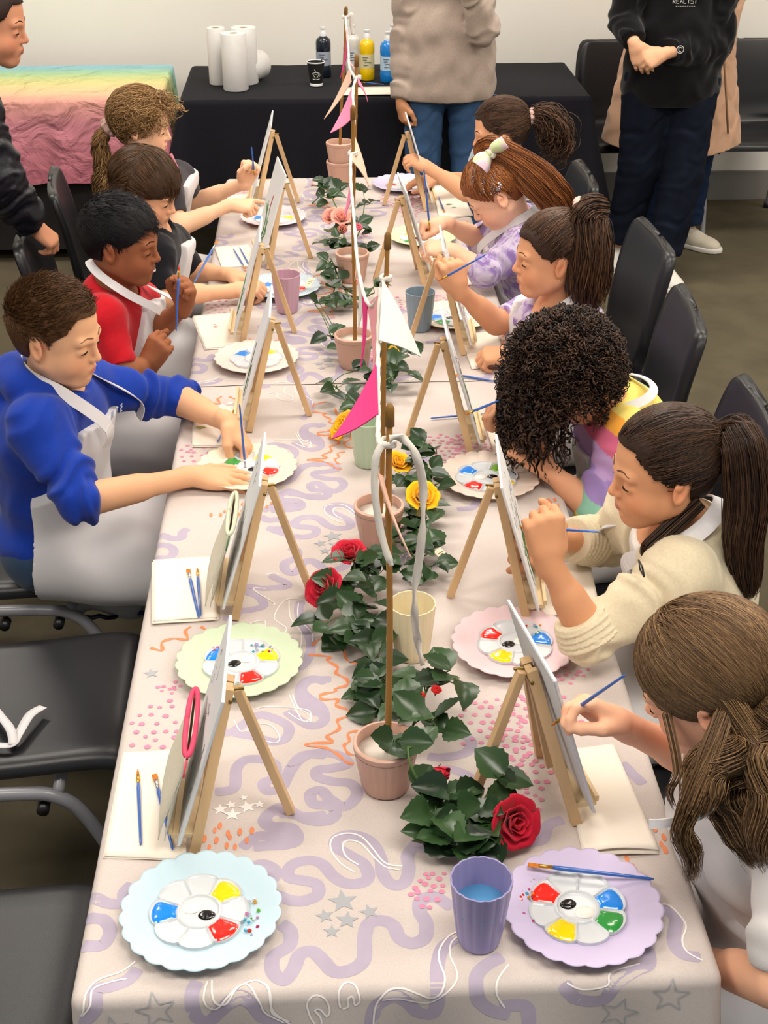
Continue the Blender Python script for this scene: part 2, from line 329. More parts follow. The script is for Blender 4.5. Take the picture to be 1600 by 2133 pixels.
def in_poly(x,y,P):
    c=False;j=len(P)-1
    for i in range(len(P)):
        if (P[i][1]>y)!=(P[j][1]>y) and x<(P[j][0]-P[i][0])*(y-P[i][1])/(P[j][1]-P[i][1])+P[i][0]: c=not c
        j=i
    return c
DOTS=[('p',TA,[(930,480),(1010,370),(1190,360),(1230,470),(1120,610),(1060,620)],.0048,.014),('p',TB,[(1100,360),(1350,310),(1500,340),(1600,330),(1600,1000),(1500,1000),(1450,900),(1320,740),(1150,640),(1130,500)],.0052,.021),
('p',TD,[(0,240),(60,190),(330,200),(380,190),(560,400),(540,480),(350,350),(280,900),(60,800),(0,560)],.0050,.018),('p',TD,[(310,110),(390,30),(520,20),(530,60),(440,130)],.0045,.014),
('p',TF,[(860,1240),(950,1220),(990,1400),(1050,1440),(960,1520),(700,1520),(740,1300)],.0052,.022),('p',TF,[(870,1150),(1000,1100),(1040,1180),(920,1190)],.0042,.013),
('d',TC,[(90,1960),(330,1900),(640,1980),(500,2030),(420,2130),(0,2150),(-120,2150)],.0060,.018),('d',TD,[(630,1165),(830,1150),(850,1240),(760,1230)],.0065,.016),('d',TD,[(870,930),(940,940),(1000,1110),(960,1110)],.0065,.016)]
def build_print(mb,X0,X1,Y0,Y1,dn,df,shift,ylo,yhi):
    P=lambda x,y,o:cloth_pt(x,y,o,X0,X1,Y0,Y1,dn,df)
    def ok(x,y): return X0-.2<x<X1+.2 and ylo<y<yhi
    def strip(pts,w,off,mi):
        mb.m=mi; pts=catmull([Vector((p[0],p[1],0)) for p in pts],7); run=[]
        def flush(run):
            if len(run)<3: return
            vs=[]
            for i,p in enumerate(run):
                t=(run[min(i+1,len(run)-1)]-run[max(i-1,0)]).normalized(); nrm=Vector((-t.y,t.x,0)); ww=w*(.5 if mi!=2 else .30+.45*abs(math.sin(i*.37+w*900)))
                if i in(0,len(run)-1): ww*=.55
                for s in(-1,0,1): q=p+nrm*s*ww; vs.append(P(q.x,q.y,off))
            mb.add(vs,[[i*3+k,i*3+k+1,i*3+k+4,i*3+k+3] for i in range(len(run)-1) for k in(0,1)])
        for p in pts:
            if ok(p.x,p.y): run.append(p)
            else: flush(run); run=[]
        flush(run)
    tr=lambda c,p:(lambda q:(q.x,q.y+shift))(atz(c[0]+p[0]/c[2],c[1]+p[1]/c[2],TZ))
    for k,c,wd,pts in STR:
        strip([tr(c,p) for p in pts],wd*1.12,{'l':.0002,'o':.0005,'w':.00065}[k],{'l':1,'o':2,'w':4}[k])
    for c,x,y,r,kind in STARS:
        q=tr(c,(x,y))
        if not ok(*q): continue
        a0=_rn.uniform(-.3,.3); ring=[(q[0]+r*(1 if i%2==0 else .42)*math.sin(a0+i*math.pi/5),q[1]+r*(1 if i%2==0 else .42)*math.cos(a0+i*math.pi/5)) for i in range(10)]
        if kind:
            mb.m=5 if kind==1 else 4; vs=[P(q[0],q[1],.0007)]+[P(a,b,.0007) for a,b in ring]; mb.add(vs,[[0,i+1,(i+1)%10+1] for i in range(10)])
        else:
            for i in range(10): 
                a,b=ring[i],ring[(i+1)%10]; strip([a,((a[0]+b[0])/2,(a[1]+b[1])/2),b],.0016,.0007,5)
    for k,c,poly,r,sp_ in DOTS:
        pl=[tr(c,p) for p in poly]; xs=[p[0] for p in pl]; ys=[p[1] for p in pl]; y=min(ys); row=0
        while y<max(ys):
            x=min(xs)+(row%2)*sp_/2
            while x<max(xs):
                a=x+_rn.uniform(-.25,.25)*sp_; b=y+_rn.uniform(-.25,.25)*sp_
                if in_poly(a,b,pl) and ok(a,b):
                    rr=r*_rn.uniform(.75,1.1); mb.m=3 if k=='p' else 2; ex=(1,.9) if k=='p' else (.55,1.25)
                    vs=[P(a,b,.0008)]+[P(a+rr*ex[0]*math.cos(t*.785),b+rr*ex[1]*math.sin(t*.785),.0008) for t in range(8)]
                    mb.add(vs,[[0,i+1,(i+1)%8+1] for i in range(8)])
                x+=sp_
            y+=sp_*.85; row+=1
def printed_cloth(Y0,Y1,dn,df,label,shifts,dy=0):
    mb=MB(); mb.m=0; dx=.25
    def axis(a,b,lo,hi,n):
        r=[a-lo+ (lo-RB*1.6)*i/10 for i in range(10)] if lo else []
        if lo: r+=[a-RB*1.6+RB*1.6*i/5 for i in range(5)]
        r+=[a+(b-a)*i/n for i in range(n+1)]
        if hi: r+=[b+RB*1.6*(i+1)/5 for i in range(5)]+[b+RB*1.6+(hi-RB*1.6)*(i+1)/10 for i in range(10)]
        return r
    xs=axis(TX0,TX1,DROP,DROP,40); ys=axis(Y0,Y1,DROP if dn else 0,DROP if df else 0,90)
    vs=[cloth_pt(x,y,0,TX0,TX1,Y0,Y1,dn,df) for y in ys for x in xs]; n=len(xs)
    mb.add(vs,[[j*n+i,j*n+i+1,(j+1)*n+i+1,(j+1)*n+i] for j in range(len(ys)-1) for i in range(n-1)])
    for sh in shifts: build_print(mb,TX0,TX1,Y0,Y1,dn,df,sh,Y0-(.2 if dn else -.004) if sh==shifts[0] else max(Y0,1.20+sh),min(Y1+(.2 if df else -.004),1.20+sh+.955))
    o=mb.build('printed_tablecloth',[M_cl,M_lav,M_org,M_pnk,M_wht,M_gry],smooth=True,loc=((TX0+TX1)/2,(Y0+Y1)/2,TZ))
    tag(o,label,'tablecloth','printed pastel tablecloths'); return o
printed_cloth(TY0,TYM-.002,True,False,'pastel printed tablecloth with lavender swirls and stars on the nearer table',[0,.955])
printed_cloth(TYM+.002,TY1,False,True,'pastel printed tablecloth with lavender swirls on the farther table',[1.82,2.775])
# ---------------------------------------------------------------- plates, palettes, gems
def plate(x,y,colr,name,label,R=.104,z=TZ+.002):
    m=mat('plate_'+name,srgb(colr),.45,.35,noise=(5,.02)); NS=22; n=NS*12; mb=MB(); prof=[(0,.004),(.3,.004),(.55,.0042),(.62,.0055),(.74,.0095),(.88,.0135),(.97,.0158),(1.0,.0160),(1.0,.0146),(.97,.0142),(.88,.0119),(.74,.0079),(.6,.003),(.5,.001),(0,.001)]
    a0=_rn.uniform(0,1)
    def P(i,k):
        r,zz=prof[i]; t=2*math.pi*k/n+a0; lob=abs(math.sin(NS*t/2))**.75; f=max(0,(r-.55)/.45)
        q=R*r*(1+f**3*.055*(lob-.5)); return (q*math.cos(t),q*math.sin(t),zz+f*.0016*(lob-.5))
    vs=[P(i,k) for i in range(len(prof)) for k in range(n)]
    fs=[[i*n+k,i*n+(k+1)%n,(i+1)*n+(k+1)%n,(i+1)*n+k] for i in range(len(prof)-1) for k in range(n)]
    mb.add(vs,fs); o=mb.build('scalloped_plate',m,smooth=True,loc=(0,0,0)); o.location=(x,y,z); tag(o,label,'plate','scalloped pastel plates'); return o
PAINT={'w':('#F1EAE0',),'k':('#08080A',),'r':('#EE2014',),'y':('#FFD000',),'b':('#0F84E8',),'g':('#2E9442',),'g2':('#6FAE2E',)}
def palette(x,y,z,rot,paints,centre,label,R=.066):
    e=empty('flower_palette',(x,y,z),rot,label,'paint palette','white flower paint palettes'); n=96
    prof=[(0,0,'c')]; mb=MB(); rings=[0,.10,.2,.3,.36,.385,.41,.44,.47,.52,.6,.7,.78,.84,.875,.91,.95,1.0]
    def out(t): return .90+.10*abs(math.cos(4*t))**.6
    def h(r,t):
        if r<.37: return .0022
        if r<.43: return .0022+.0032*math.sin((r-.37)/.06*math.pi/2) if r<.40 else .0054
        d=abs(((t/(math.pi/4)+.5)%1)-.5)*math.pi/4*r   # distance to petal centre line... borders at +-22.5deg
        db=(math.pi/8)*r-d; q=min(db/.035,(1-r)/.05,(r-.43)/.04); q=max(0,min(1,q)); q=q*q*(3-2*q)
        return .0056-.0034*q
    vs=[];
    for r in rings:
        for k in range(n): t=2*math.pi*k/n; rr=R*r*(1+(out(t)-1)*min(1,r**2)); vs.append((rr*math.cos(t),rr*math.sin(t),h(r,t)))
    for k in range(n): t=2*math.pi*k/n; rr=R*out(t)*1.0; vs.append((rr*math.cos(t),rr*math.sin(t),.0005))
    vs.append((0,0,.0005)); NR=len(rings)+1; fs=[[i*n+k,(i)*n+(k+1)%n,(i+1)*n+(k+1)%n,(i+1)*n+k] for i in range(NR-1) for k in range(n)]+[[(NR-1)*n+(k+1)%n,(NR-1)*n+k,NR*n] for k in range(n)]
    mb.add(vs,[f[::-1] for f in fs]); mb.build('tray',M_pal,e,smooth=True,auto=50)
    def blob(name,col,cx,cy,shape):
        m=mat('paint_'+name,srgb(PAINT[name][0]),.18,.6,coat=.6); pts=[(cx,cy,.0052)]; K=24
        for ring,zz in((.55,.0050),(.85,.0046),(1.0,.0026)):
            for k in range(K): t=2*math.pi*k/K; rx,ry=shape(t); pts.append((cx+rx*ring,cy+ry*ring,zz+.0003*math.sin(3*t+cx*90)))
        f=[[0,1+k,1+(k+1)%K] for k in range(K)]+[[1+r*K+k,1+(r+1)*K+k,1+(r+1)*K+(k+1)%K,1+r*K+(k+1)%K] for r in(0,1) for k in range(K)]
        MB().add(pts,f).build('paint_blob',m,e,smooth=True)
    for pet,c in paints:
        a=pet*math.pi/4; cx,cy=.70*R*math.cos(a),.70*R*math.sin(a)
        def shp(t,a=a,cx=cx,cy=cy):
            dx,dy=math.cos(t),math.sin(t); best=.03
            s=0
            while s<.03:
                s+=.0006; px,py=cx+dx*s,cy+dy*s; r=math.hypot(px,py)/R; ang=(math.atan2(py,px)-a+math.pi)%(2*math.pi)-math.pi
                if r<.455 or r>.945*out(math.atan2(py,px)) or abs(ang)*r>math.pi/8*r-.030: break
            return dx*s,dy*s
        blob(c,None,cx,cy,shp)
    for i,c in enumerate(centre):
        a=centre[c]; blob(c,None,.19*R*math.cos(a),.19*R*math.sin(a),lambda t,c=c:((.0125 if c=='w' else .0105)*math.cos(t)*(1+.1*math.cos(2*t)),(.0105 if c=='w' else .009)*math.sin(t)))
    return e
GEMC=['#D8D8E4','#D0306A','#E23A2E','#6FC34A','#4AB4D8','#E2A02A','#D98AB8','#B8C8E8']
def gems(n,u0,v0,du,dv,z,label,group,seed,star=False):
    r=random.Random(seed); protos=[]
    for i in range(n):
        q=atz(u0+r.uniform(-du,du),v0+r.uniform(-dv,dv),z); s=r.uniform(.0019,.0032); c=r.choice(GEMC); K=6 if r.random()<.75 else 4
        b=MB(); b.lathe([(0,.0),(s*.9,.0),(s,s*.35),(s*.55,s*.9),(0,s*.9)],K); b.f=[f for f in b.f if len(set(f))>2]
        o=b.build('craft_gem',mat('gem_'+c[1:],srgb(c),.08,.9,metal=.45),loc=None); o.location=q; o.rotation_euler=(r.uniform(-.3,.3),r.uniform(-.3,.3),r.uniform(0,3)); tag(o,label,'gem',group)
pz=TZ+.0065
plate(-.180,1.313,'#BCD3DD','light_blue','light blue scalloped plate at the near left table corner')
palette(-.183,1.316,pz,R_(0),[(1,'y'),(4,'b'),(7,'r')],{'w':R_(150),'k':R_(-35)},'flower palette with blue, yellow and red paint on the light blue plate')
gems(15,524,1905,17,48,pz+.006,'tiny craft gem in the cluster on the light blue plate','gems on the light blue plate',1)
plate(.322,1.296,'#C6BAD8','lavender','lavender scalloped plate beside the lavender beaker')
palette(.316,1.300,pz,R_(12),[(0,'b'),(7,'g'),(5,'y'),(3,'r')],{'k':R_(140),'w':R_(-60)},'flower palette with red, blue, green and yellow paint on the lavender plate')
gems(20,1097,1875,16,48,pz+.004,'tiny craft gem in the cluster on the lavender plate','gems on the lavender plate',2)
plate(-.155,1.869,'#C5D2B4','mint','mint green scalloped plate on the left of the table')
palette(-.152,1.872,pz,R_(20),[(0,'y'),(3,'b'),(6,'r')],{'w':R_(20),'k':R_(180)},'flower palette with blue, yellow and red paint on the mint green plate')
gems(16,545,1350,22,9,pz+.004,'tiny craft gem in the cluster on the mint green plate','gems on the mint green plate',3)
gems(3,452,1353,8,5,pz+.004,'tiny craft gem lying apart on the left of the mint green plate','gems on the left of the mint green plate',31)
plate(.309,1.900,'#E0C4C8','pink','pink scalloped plate beside the cream cardigan elbow')
palette(.312,1.906,pz,R_(10),[(3,'r'),(5,'y'),(0,'b')],{'k':R_(190),'w':R_(10)},'flower palette with red, yellow and blue paint on the pink plate')
gems(14,1107,1312,19,10,pz+.004,'tiny craft gem in the cluster on the pink plate','gems on the pink plate',4)
plate(-.171,2.562,'#E6D8BE','cream','cream scalloped plate under the blue hoodie boy\'s hands')
palette(-.163,2.572,pz,R_(15),[(1,'y'),(3,'g'),(7,'r')],{'w':R_(60),'k':R_(-80)},'flower palette with green, yellow and red paint between the blue hoodie boy\'s hands')
plate(.336,2.500,'#E3D2C4','blush','blush scalloped plate in front of the rainbow top child')
palette(.330,2.503,pz,R_(5),[(3,'b'),(1,'g2'),(7,'y'),(5,'r')],{'w':R_(170),'k':R_(0)},'flower palette with blue, green, yellow and red paint on the blush plate')
plate(-.171,3.145,'#E6CFC6','peach','peach scalloped plate left of the red shirt boy\'s easel',.103)
palette(-.171,3.150,pz,R_(5),[(3,'b'),(1,'y'),(6,'r')],{'w':R_(150),'k':R_(-60)},'flower palette with smeared blue and red paint on the peach plate')
gems(6,520,773,22,3,pz+.004,'tiny craft gem at the near rim of the peach plate','gems on the peach plate',5)
plate(-.114,3.646,'#B9C6D0','grey_blue','pale grey blue scalloped plate behind the pink beaker')
palette(-.112,3.650,pz,R_(25),[(3,'b'),(7,'r')],{'w':R_(60)},'flower palette with blue paint on the grey blue plate')
plate(-.156,4.277,'#E3CDD2','pale_pink','pale pink scalloped plate at the far left of the table')
palette(-.155,4.280,pz,R_(0),[(4,'b'),(0,'y')],{'w':R_(60)},'flower palette with blue and yellow paint on the far pale pink plate')
plate(.280,4.629,'#C9C0DC','lilac','lilac scalloped plate at the far right end of the table')
palette(.285,4.628,pz,R_(0),[(0,'b'),(6,'g2'),(4,'r')],{'w':R_(100)},'flower palette with blue and green paint on the far lilac plate')
plate(.307,4.065,'#CBD4AE','lime','pale lime scalloped plate behind the bow girl\'s easel')
palette(.30,4.06,pz,R_(0),[(3,'y'),(5,'g')],{'k':R_(200)},'flower palette with yellow and green paint on the pale lime plate')
plate(.345,3.40,'#E9DFC6','ivory','ivory scalloped plate beside the grey blue beaker',.100)
palette(.345,3.40,pz,R_(0),[(5,'g'),(4,'b')],{'k':R_(200)},'flower palette with green paint on the ivory plate')
# ---------------------------------------------------------------- beakers and pots
def beaker(x,y,c,name,label,Rt=.0385,Rb=.028,H=.104,water=False,z=TZ+.002):
    m=mat('beaker_'+name,srgb(c),.35,.4); e=empty('fluted_beaker',(x,y,z),0,label,'beaker','fluted plastic beakers'); NF=16
    fl=lambda t,i:1+.030*(abs(math.sin(NF*t/2))**.8-.5)*min(1,i/2)
    prof=[(.0001,0),(Rb*.95,0),(Rb,.003)]+[(Rb+(Rt-Rb)*(k/8)**.8,.003+(H-.003)*k/8) for k in range(1,9)]
    inn=[(Rt-.0022+ (Rb-Rt)*(1-(k/8)**.8),.003+(H-.003)*k/8) for k in range(8,0,-1)]+[(Rb-.003,.005),(.0001,.005)]
    mb=MB(); mb.lathe(prof,NF*8,rad=lambda t,i:fl(t,i)); mb.lathe(inn[:1]+inn[1:],NF*8,rad=lambda t,i:fl(t,9-i))
    mb.lathe([(Rt,H),(Rt-.0011,H+.0008),(Rt-.0022,H)],NF*8,rad=lambda t,i:fl(t,9))
    mb.f=[f for f in mb.f if not(len(f)==NF*8)]
    mb.build('cup_wall',m,e,smooth=True,auto=60)
    if water: MB().lathe([(.0001,H*.60-.002),(Rb+(Rt-Rb)*.62,H*.60-.002),(Rb+(Rt-Rb)*.64,H*.60)],48).build('paint_water',mat('tinted_water',srgb('#5CA6D6'),.08,.6,coat=.5),e,smooth=True)
    return e
beaker(.181,1.258,'#9A92BC','lavender','lavender fluted beaker half full of blue water, nearest beaker',.0395,.0275,.106,True)
beaker(.135,1.890,'#E6D9B4','cream','cream fluted beaker behind the nearest bamboo pole')
beaker(.086,2.590,'#B7C9AC','mint','mint green fluted beaker behind the pink flag')
beaker(-.100,3.485,'#C9A2B2','pink','pink fluted beaker beside the red shirt boy\'s easel')
beaker(.248,3.340,'#8899A6','slate','grey blue fluted beaker seen through the legs of an easel')
M_pot=mat('blush_ceramic',srgb('#C79F8C'),.38,.4,noise=(9,.05),coat=.15); M_plaster=mat('plaster_fill',srgb('#D8D0C4'),.9,.1,noise=(60,.08),bump=(90,.3,.001))
def pot(x,y,label,zb=TZ+.002,Rt=.047,Rb=.036,H=.083,rot=None):
    e=empty('ribbed_pot',(x,y,zb),0,label,'pot','blush ribbed pots'); NF=24; fl=lambda t,i:1+.016*(abs(math.sin(NF*t/2))**.7-.5)
    mb=MB(); mb.lathe([(Rb*.93,0),(Rb,.004)]+[(Rb+(Rt-Rb)*k/6,.004+(H-.016)*k/6) for k in range(1,7)],NF*6,rad=fl)
    mb.lathe([(Rt*.995,H-.012),(Rt+.0012,H-.009),(Rt+.0012,H-.002),(Rt-.001,H),(Rt-.004,H),(Rt-.0055,H-.004),(Rt-.006,H-.022)],72)
    mb.f=[f for f in mb.f if len(f)==4]; mb.lathe([(.0001,.001),(Rb*.93,0)],72)
    mb.build('ceramic_body',M_pot,e,smooth=True,auto=45)
    MB().lathe([(.0001,H-.022),(Rt-.007,H-.022),(Rt-.0058,H-.018)],48).build('plaster_filling',M_plaster,e,smooth=True); return e
POLES=[((808,1575),(812,850)),((795,1075),(808,490)),((740,720),(735,225)),((735,540),(743,118)),((711,400),(721,17))]
PY=[1.548,2.258,3.104,3.710,4.655]
plab=['nearest to the camera, behind the red roses','second from the camera, beside the yellow roses','third from the camera, near the table seam','fourth from the camera, behind pink flowers','at the far end of the table']
for i,((b0,t0),y) in enumerate(zip(POLES,PY)):
    zb=TZ+.068; b=aty(*b0,y); b=Vector((b.x,y,zb)) if True else b
    px=[.078,.098,.073,.085,.066][i]; py=[1.560,2.262,3.110,3.715,4.665][i]
    if i<4: pot(px-.003,py+.002,'blush ribbed pot filled with plaster, '+plab[i])
    else: pot(px,py,'blush ribbed pot standing under another pot '+plab[i]); pot(px,py,'blush ribbed pot stacked on top of the one '+plab[i],TZ+.067)
    base=Vector((px,py,zb if i<4 else zb+.065)); u,v=t0; top=aty(u,v,py-.002)
    k=(1.362-top.z); 
    e=empty('bamboo_pole',base,0,'brown bamboo pole standing in the pot '+plab[i],'pole','bamboo poles')
    mb=MB(); N=26; pts=[];rs=[]
    nodes=[.36,.72,.97] if i!=1 else [.30,.62,.97]
    for s in range(N*4+1):
        t=s/(N*4); p=(top-base)*t+Vector((.0018*math.sin(t*5+i),.001*math.sin(t*7),0))*(t*(1-t)*4); pts.append(p)
        r=.0048-.0008*t
        for nn in nodes: r+=.0011*math.exp(-((t-nn)/.006)**2)
        rs.append(r)
    mb.tube(pts,rs,12); mb.build('cane',M_bamboo,e,smooth=True)
    mb=MB(); mb.tube([(top-base)*.955,(top-base)*1.0,(top-base)*1.004+Vector((0,0,.004))],[.0062,.0060,.003],12); mb.build('end_cap',mat('dark_bamboo',srgb('#7C5A2A'),.5,.3),e,smooth=True)
# bunting: one cord with its flags
bun=empty('bunting',(.09,1.55,1.33),0,'white cord bunting with pink, peach and white flags tied along the bamboo poles','bunting')
def bpart(name,mb,m,**k): 
    o=mb.build(name,m,bun,**k); o.matrix_parent_inverse=Matrix.Translation(-Vector((.09,1.55,1.33))); return o
cordp=[(803,925,1.535),(789,920,1.56),(788,870,1.68),(788,790,1.88),(788,708,2.05),(792,610,2.24),(799,585,2.245),(806,580,2.25)]
cord2=[(800,585,2.27),(791,615,2.36),(773,637,2.42),(757,610,2.5),(744,540,2.65),(737,450,2.85),(731,380,2.98),(731,322,3.09)]
cord3=[(733,320,3.12),(738,245,3.35),(735,190,3.55),(743,160,3.69)]
cord4=[(740,162,3.73),(728,140,3.85),(726,105,4.15),(722,60,4.5),(720,35,4.64)]
for cc in(cordp,cord2,cord3,cord4):
    mb=MB(); pp=catmull([aty(*q) for q in cc],8); mb.tube(pp,[.0035+.0007*math.sin(i*1.9) for i in range(len(pp))],10); bpart('cord',mb,M_cord,smooth=True)
def ribbon(pts,w,name,m,parent_fn=None,nrm=Vector((.3,-1,.2)),tw=0):
    pp=catmull([aty(*q) for q in pts],8); mb=MB(); vs=[]
    for i,p in enumerate(pp):
        t=(pp[min(i+1,len(pp)-1)]-pp[max(i-1,0)]).normalized(); x=t.cross(nrm).normalized(); n2=t.cross(x).normalized(); a=tw*math.sin(i*.35); x2=x*math.cos(a)+n2*math.sin(a); n3=t.cross(x2)
        ww=w/2*(1 if i<len(pp)-3 else .6)
        for s,o in((-1,1),(1,1),(1,-1),(-1,-1)): vs.append(p+x2*s*ww+n3*o*.0012)
    mb.add(vs,[[i*4+k,i*4+(k+1)%4,(i+1)*4+(k+1)%4,(i+1)*4+k] for i in range(len(pp)-1) for k in range(4)]+[[3,2,1,0],[len(vs)-4,len(vs)-3,len(vs)-2,len(vs)-1]])
    return mb
bpart('ribbon_tail',ribbon([(812,915,1.54),(835,911,1.55),(862,940,1.56),(880,1000,1.565),(881,1080,1.57),(874,1160,1.575),(864,1230,1.58),(864,1290,1.60),(872,1345,1.62),(880,1385,1.63)],.0115,'r',M_cord,tw=.9),M_cord,smooth=True)
bpart('ribbon_tail',ribbon([(796,925,1.535),(783,955,1.53),(780,1010,1.53),(788,1080,1.53),(802,1140,1.53),(816,1178,1.53)],.0095,'r',M_cord,tw=.4),M_cord,smooth=True)
for (u,v,y) in((808,925,1.560),(804,581,2.262),(735,321,3.110),(744,162,3.715),(720,36,4.665)):   # knots round the poles
    c=aty(u,v,y); mb=MB(); 
    for k in range(2): mb.tube([c+Vector((.0085*math.cos(a*.6+k),.0085*math.sin(a*.6+k),.003*k+.0015*math.sin(a))) for a in range(12)],.0037,8)
    bpart('knot',mb,M_cord,smooth=True)
mb=MB(); mb.tube(catmull([aty(*q) for q in((724,36,4.66),(733,30,4.66),(732,50,4.66),(736,72,4.66))],5),.006,8); bpart('knot',mb,M_cord,smooth=True)
FLG=[((784,757,1.95),(788,862,1.68),(692,914,1.80),'hot_pink','#DE4083'),((797,583,2.22),(790,709,2.02),(877,744,2.10),'white','#D9D8D2'),((765,634,2.46),(792,612,2.34),(777,775,2.40),'blush_pink','#F0A9B0'),
((754,612,2.52),(765,632,2.45),(751,767,2.48),'hot_pink','#DE4083'),((743,545,2.66),(757,605,2.52),(745,690,2.58),'white','#D9D8D2'),((738,480,2.78),(742,530,2.67),(739,585,2.72),'peach','#EFC3AC'),
((786,985,1.535),(798,992,1.56),(856,1160,1.54),'peach','#EFC3AC'),((779,965,1.53),(787,940,1.55),(790,1075,1.54),'blush_pink','#F0A9B0'),((723,60,4.45),(724,100,4.2),(709,163,4.3),'hot_pink','#DE4083'),((728,141,3.9),(732,170,3.78),(675,248,3.84),'peach','#EFC3AC'),
((737,172,3.62),(732,248,3.36),(688,277,3.5),'mid_pink','#F28BB0'),((727,125,4.0),(730,135,3.9),(741,158,3.95),'blush_pink','#F0A9B0'),((745,162,3.70),(747,176,3.66),(766,212,3.68),'mid_pink','#F28BB0'),
((738,282,3.2),(733,335,3.06),(769,390,3.12),'peach','#EFC3AC'),((730,350,3.04),(734,398,2.96),(716,452,3.0),'mid_pink','#F28BB0')]
for a,b,c,n,cc in FLG:
    A,B,C_=[aty(*q) for q in(a,b,c)]; nn=(B-A).cross(C_-A).normalized()*.0008; mb=MB()
    vs=[];fs=[];N=8; idx={}
    for i in range(N+1):
        for j in range(N+1-i):
            p=A+(B-A)*(i/N)+(C_-A)*(j/N)+nn*6*math.sin(j/N*3.1)*.8; idx[i,j]=len(vs)//2; vs+=[p+nn,p-nn]
    for i in range(N):
        for j in range(N-i):
            t=(idx[i,j],idx[i+1,j],idx[i,j+1]); fs+=[[2*q for q in t],[2*q+1 for q in t[::-1]]]
            if i+j<N-1: t=(idx[i+1,j],idx[i+1,j+1],idx[i,j+1]); fs+=[[2*q for q in t],[2*q+1 for q in t[::-1]]]
    edge=[(0,k) for k in range(N+1)]+[(k,N-k) for k in range(1,N+1)]+[(k,0) for k in range(N-1,-1,-1)]
    for p,q in zip(edge,edge[1:]): fs.append([2*idx[p],2*idx[p]+1,2*idx[q]+1,2*idx[q]])
    mb.add(vs,fs); bpart('flag',mb,mat('flag_'+n,srgb(cc),.85,.15,bump=(400,.1,.0004)),smooth=False)
# ---------------------------------------------------------------- easels with canvases
def W(o):  # part built in world coordinates
    o.matrix_parent_inverse=Matrix.Translation(-o.parent.location); return o
M_brass=mat('brass_pin',srgb('#8C7440'),.35,.5,metal=.9)
def easel_parts(e):
    # local: +x towards the painter, y across, z up; feet on z=0
    ap=V(.0,0,.222)
    for s in(-1,1):
        a=V(.062,s*.078,.0); b=V(.004,s*.012,.235); mb=MB(); mb.bar(a,b,.0125,.015,(1,0,.25)); o=mb.build('front_leg',M_wood,e,bevel=.001)
    mb=MB(); mb.bar((-.072,0,0),(-.006,0,.226),.014,.0125,(1,0,.3)); mb.build('rear_leg',M_wood,e,bevel=.001)
    mb=MB(); mb.bar((.046,0,.045),(.003,0,.232),.010,.010,(1,0,.2)); mb.build('centre_rail',M_wood,e,bevel=.001)
    mb=MB(); mb.box((.074,0,.030),(.036,.150,.008)); mb.box((.092,0,.0375),(.006,.150,.010)); mb.build('ledge',M_woodL,e,bevel=.001)
    mb=MB(); mb.tube([(.002,-.024,.220),(.002,.024,.220)],.0028,10); mb.tube([(-.016,.004,.228),(.014,.004,.226)],.0022,8); mb.build('brass_pin',M_brass,e,smooth=True)
EZ=None
def easel(x,y,rz,label):
    global EZ
    if EZ is None: EZ=empty('tabletop_easel',(x,y,TZ+.001),rz,label,'easel','small pine easels'); easel_parts(EZ); return EZ
    o=dup(EZ,(x,y,TZ+.001),rz,label,'small pine easels'); return o
def canvas(x,y,rz,label,w=.20,h=.255,paint=None,tilt=None,dy=0):
    # stands on the ledge at local x .072, leans back on legs
    e=empty('canvas_board',(x,y,TZ+.036),rz,label,'canvas','white canvas boards'); th=tilt or math.atan2(.058,.19)
    R=Matrix.Rotation(-th,3,'Y'); o=V(.079,dy,0); c=o+R@V(0,0,h/2)
    MB().box(c,(.004,w,h),R).build('board',M_canvas,e,bevel=.0008)
    MB().box(c+R@V(-.0024,0,0),(.001,w-.004,h-.004),R).build('backing',M_cback,e)
    if paint:
        for (cn,cc,strk) in paint:
            mb=MB()
            for pts,wd in strk:
                pp=catmull([o+R@V(.0026,py,pz_) for py,pz_ in pts],5); mb.tube(pp,[wd*(1-.5*abs(2*i/len(pp)-1)) for i in range(len(pp))],6,flat=(1,.25))
                if cn!='pencil': mb.build('brush_stroke',mat('stroke_'+cn,srgb(cc),.6,.3),e,smooth=True); mb=MB()
            if cn=='pencil': mb.build('pencil_sketch',mat('stroke_'+cn,srgb(cc),.6,.3),e,smooth=True)
    return e
pi=math.pi
def stems(seed,n=7):
    r=random.Random(seed); return [([(r.uniform(-.05,.05),.02),(r.uniform(-.05,.05),.06),(r.uniform(-.07,.07),r.uniform(.09,.14))],.0022) for _ in range(n)]
def sketch(seed,n=22):
    r=random.Random(seed); L=[]
    for _ in range(n):
        a,b=r.uniform(-.08,.08),r.uniform(.03,.23); L.append(([(a,b),(a+r.uniform(-.012,.012),b+r.uniform(-.012,.012)),(a+r.uniform(-.02,.02),b+r.uniform(-.02,.02))],.0006))
    return L
sk=lambda s:('pencil','#85868C',sketch(s)); gs=lambda s,n=7:('leaf_green','#4F7A46',stems(s,n))
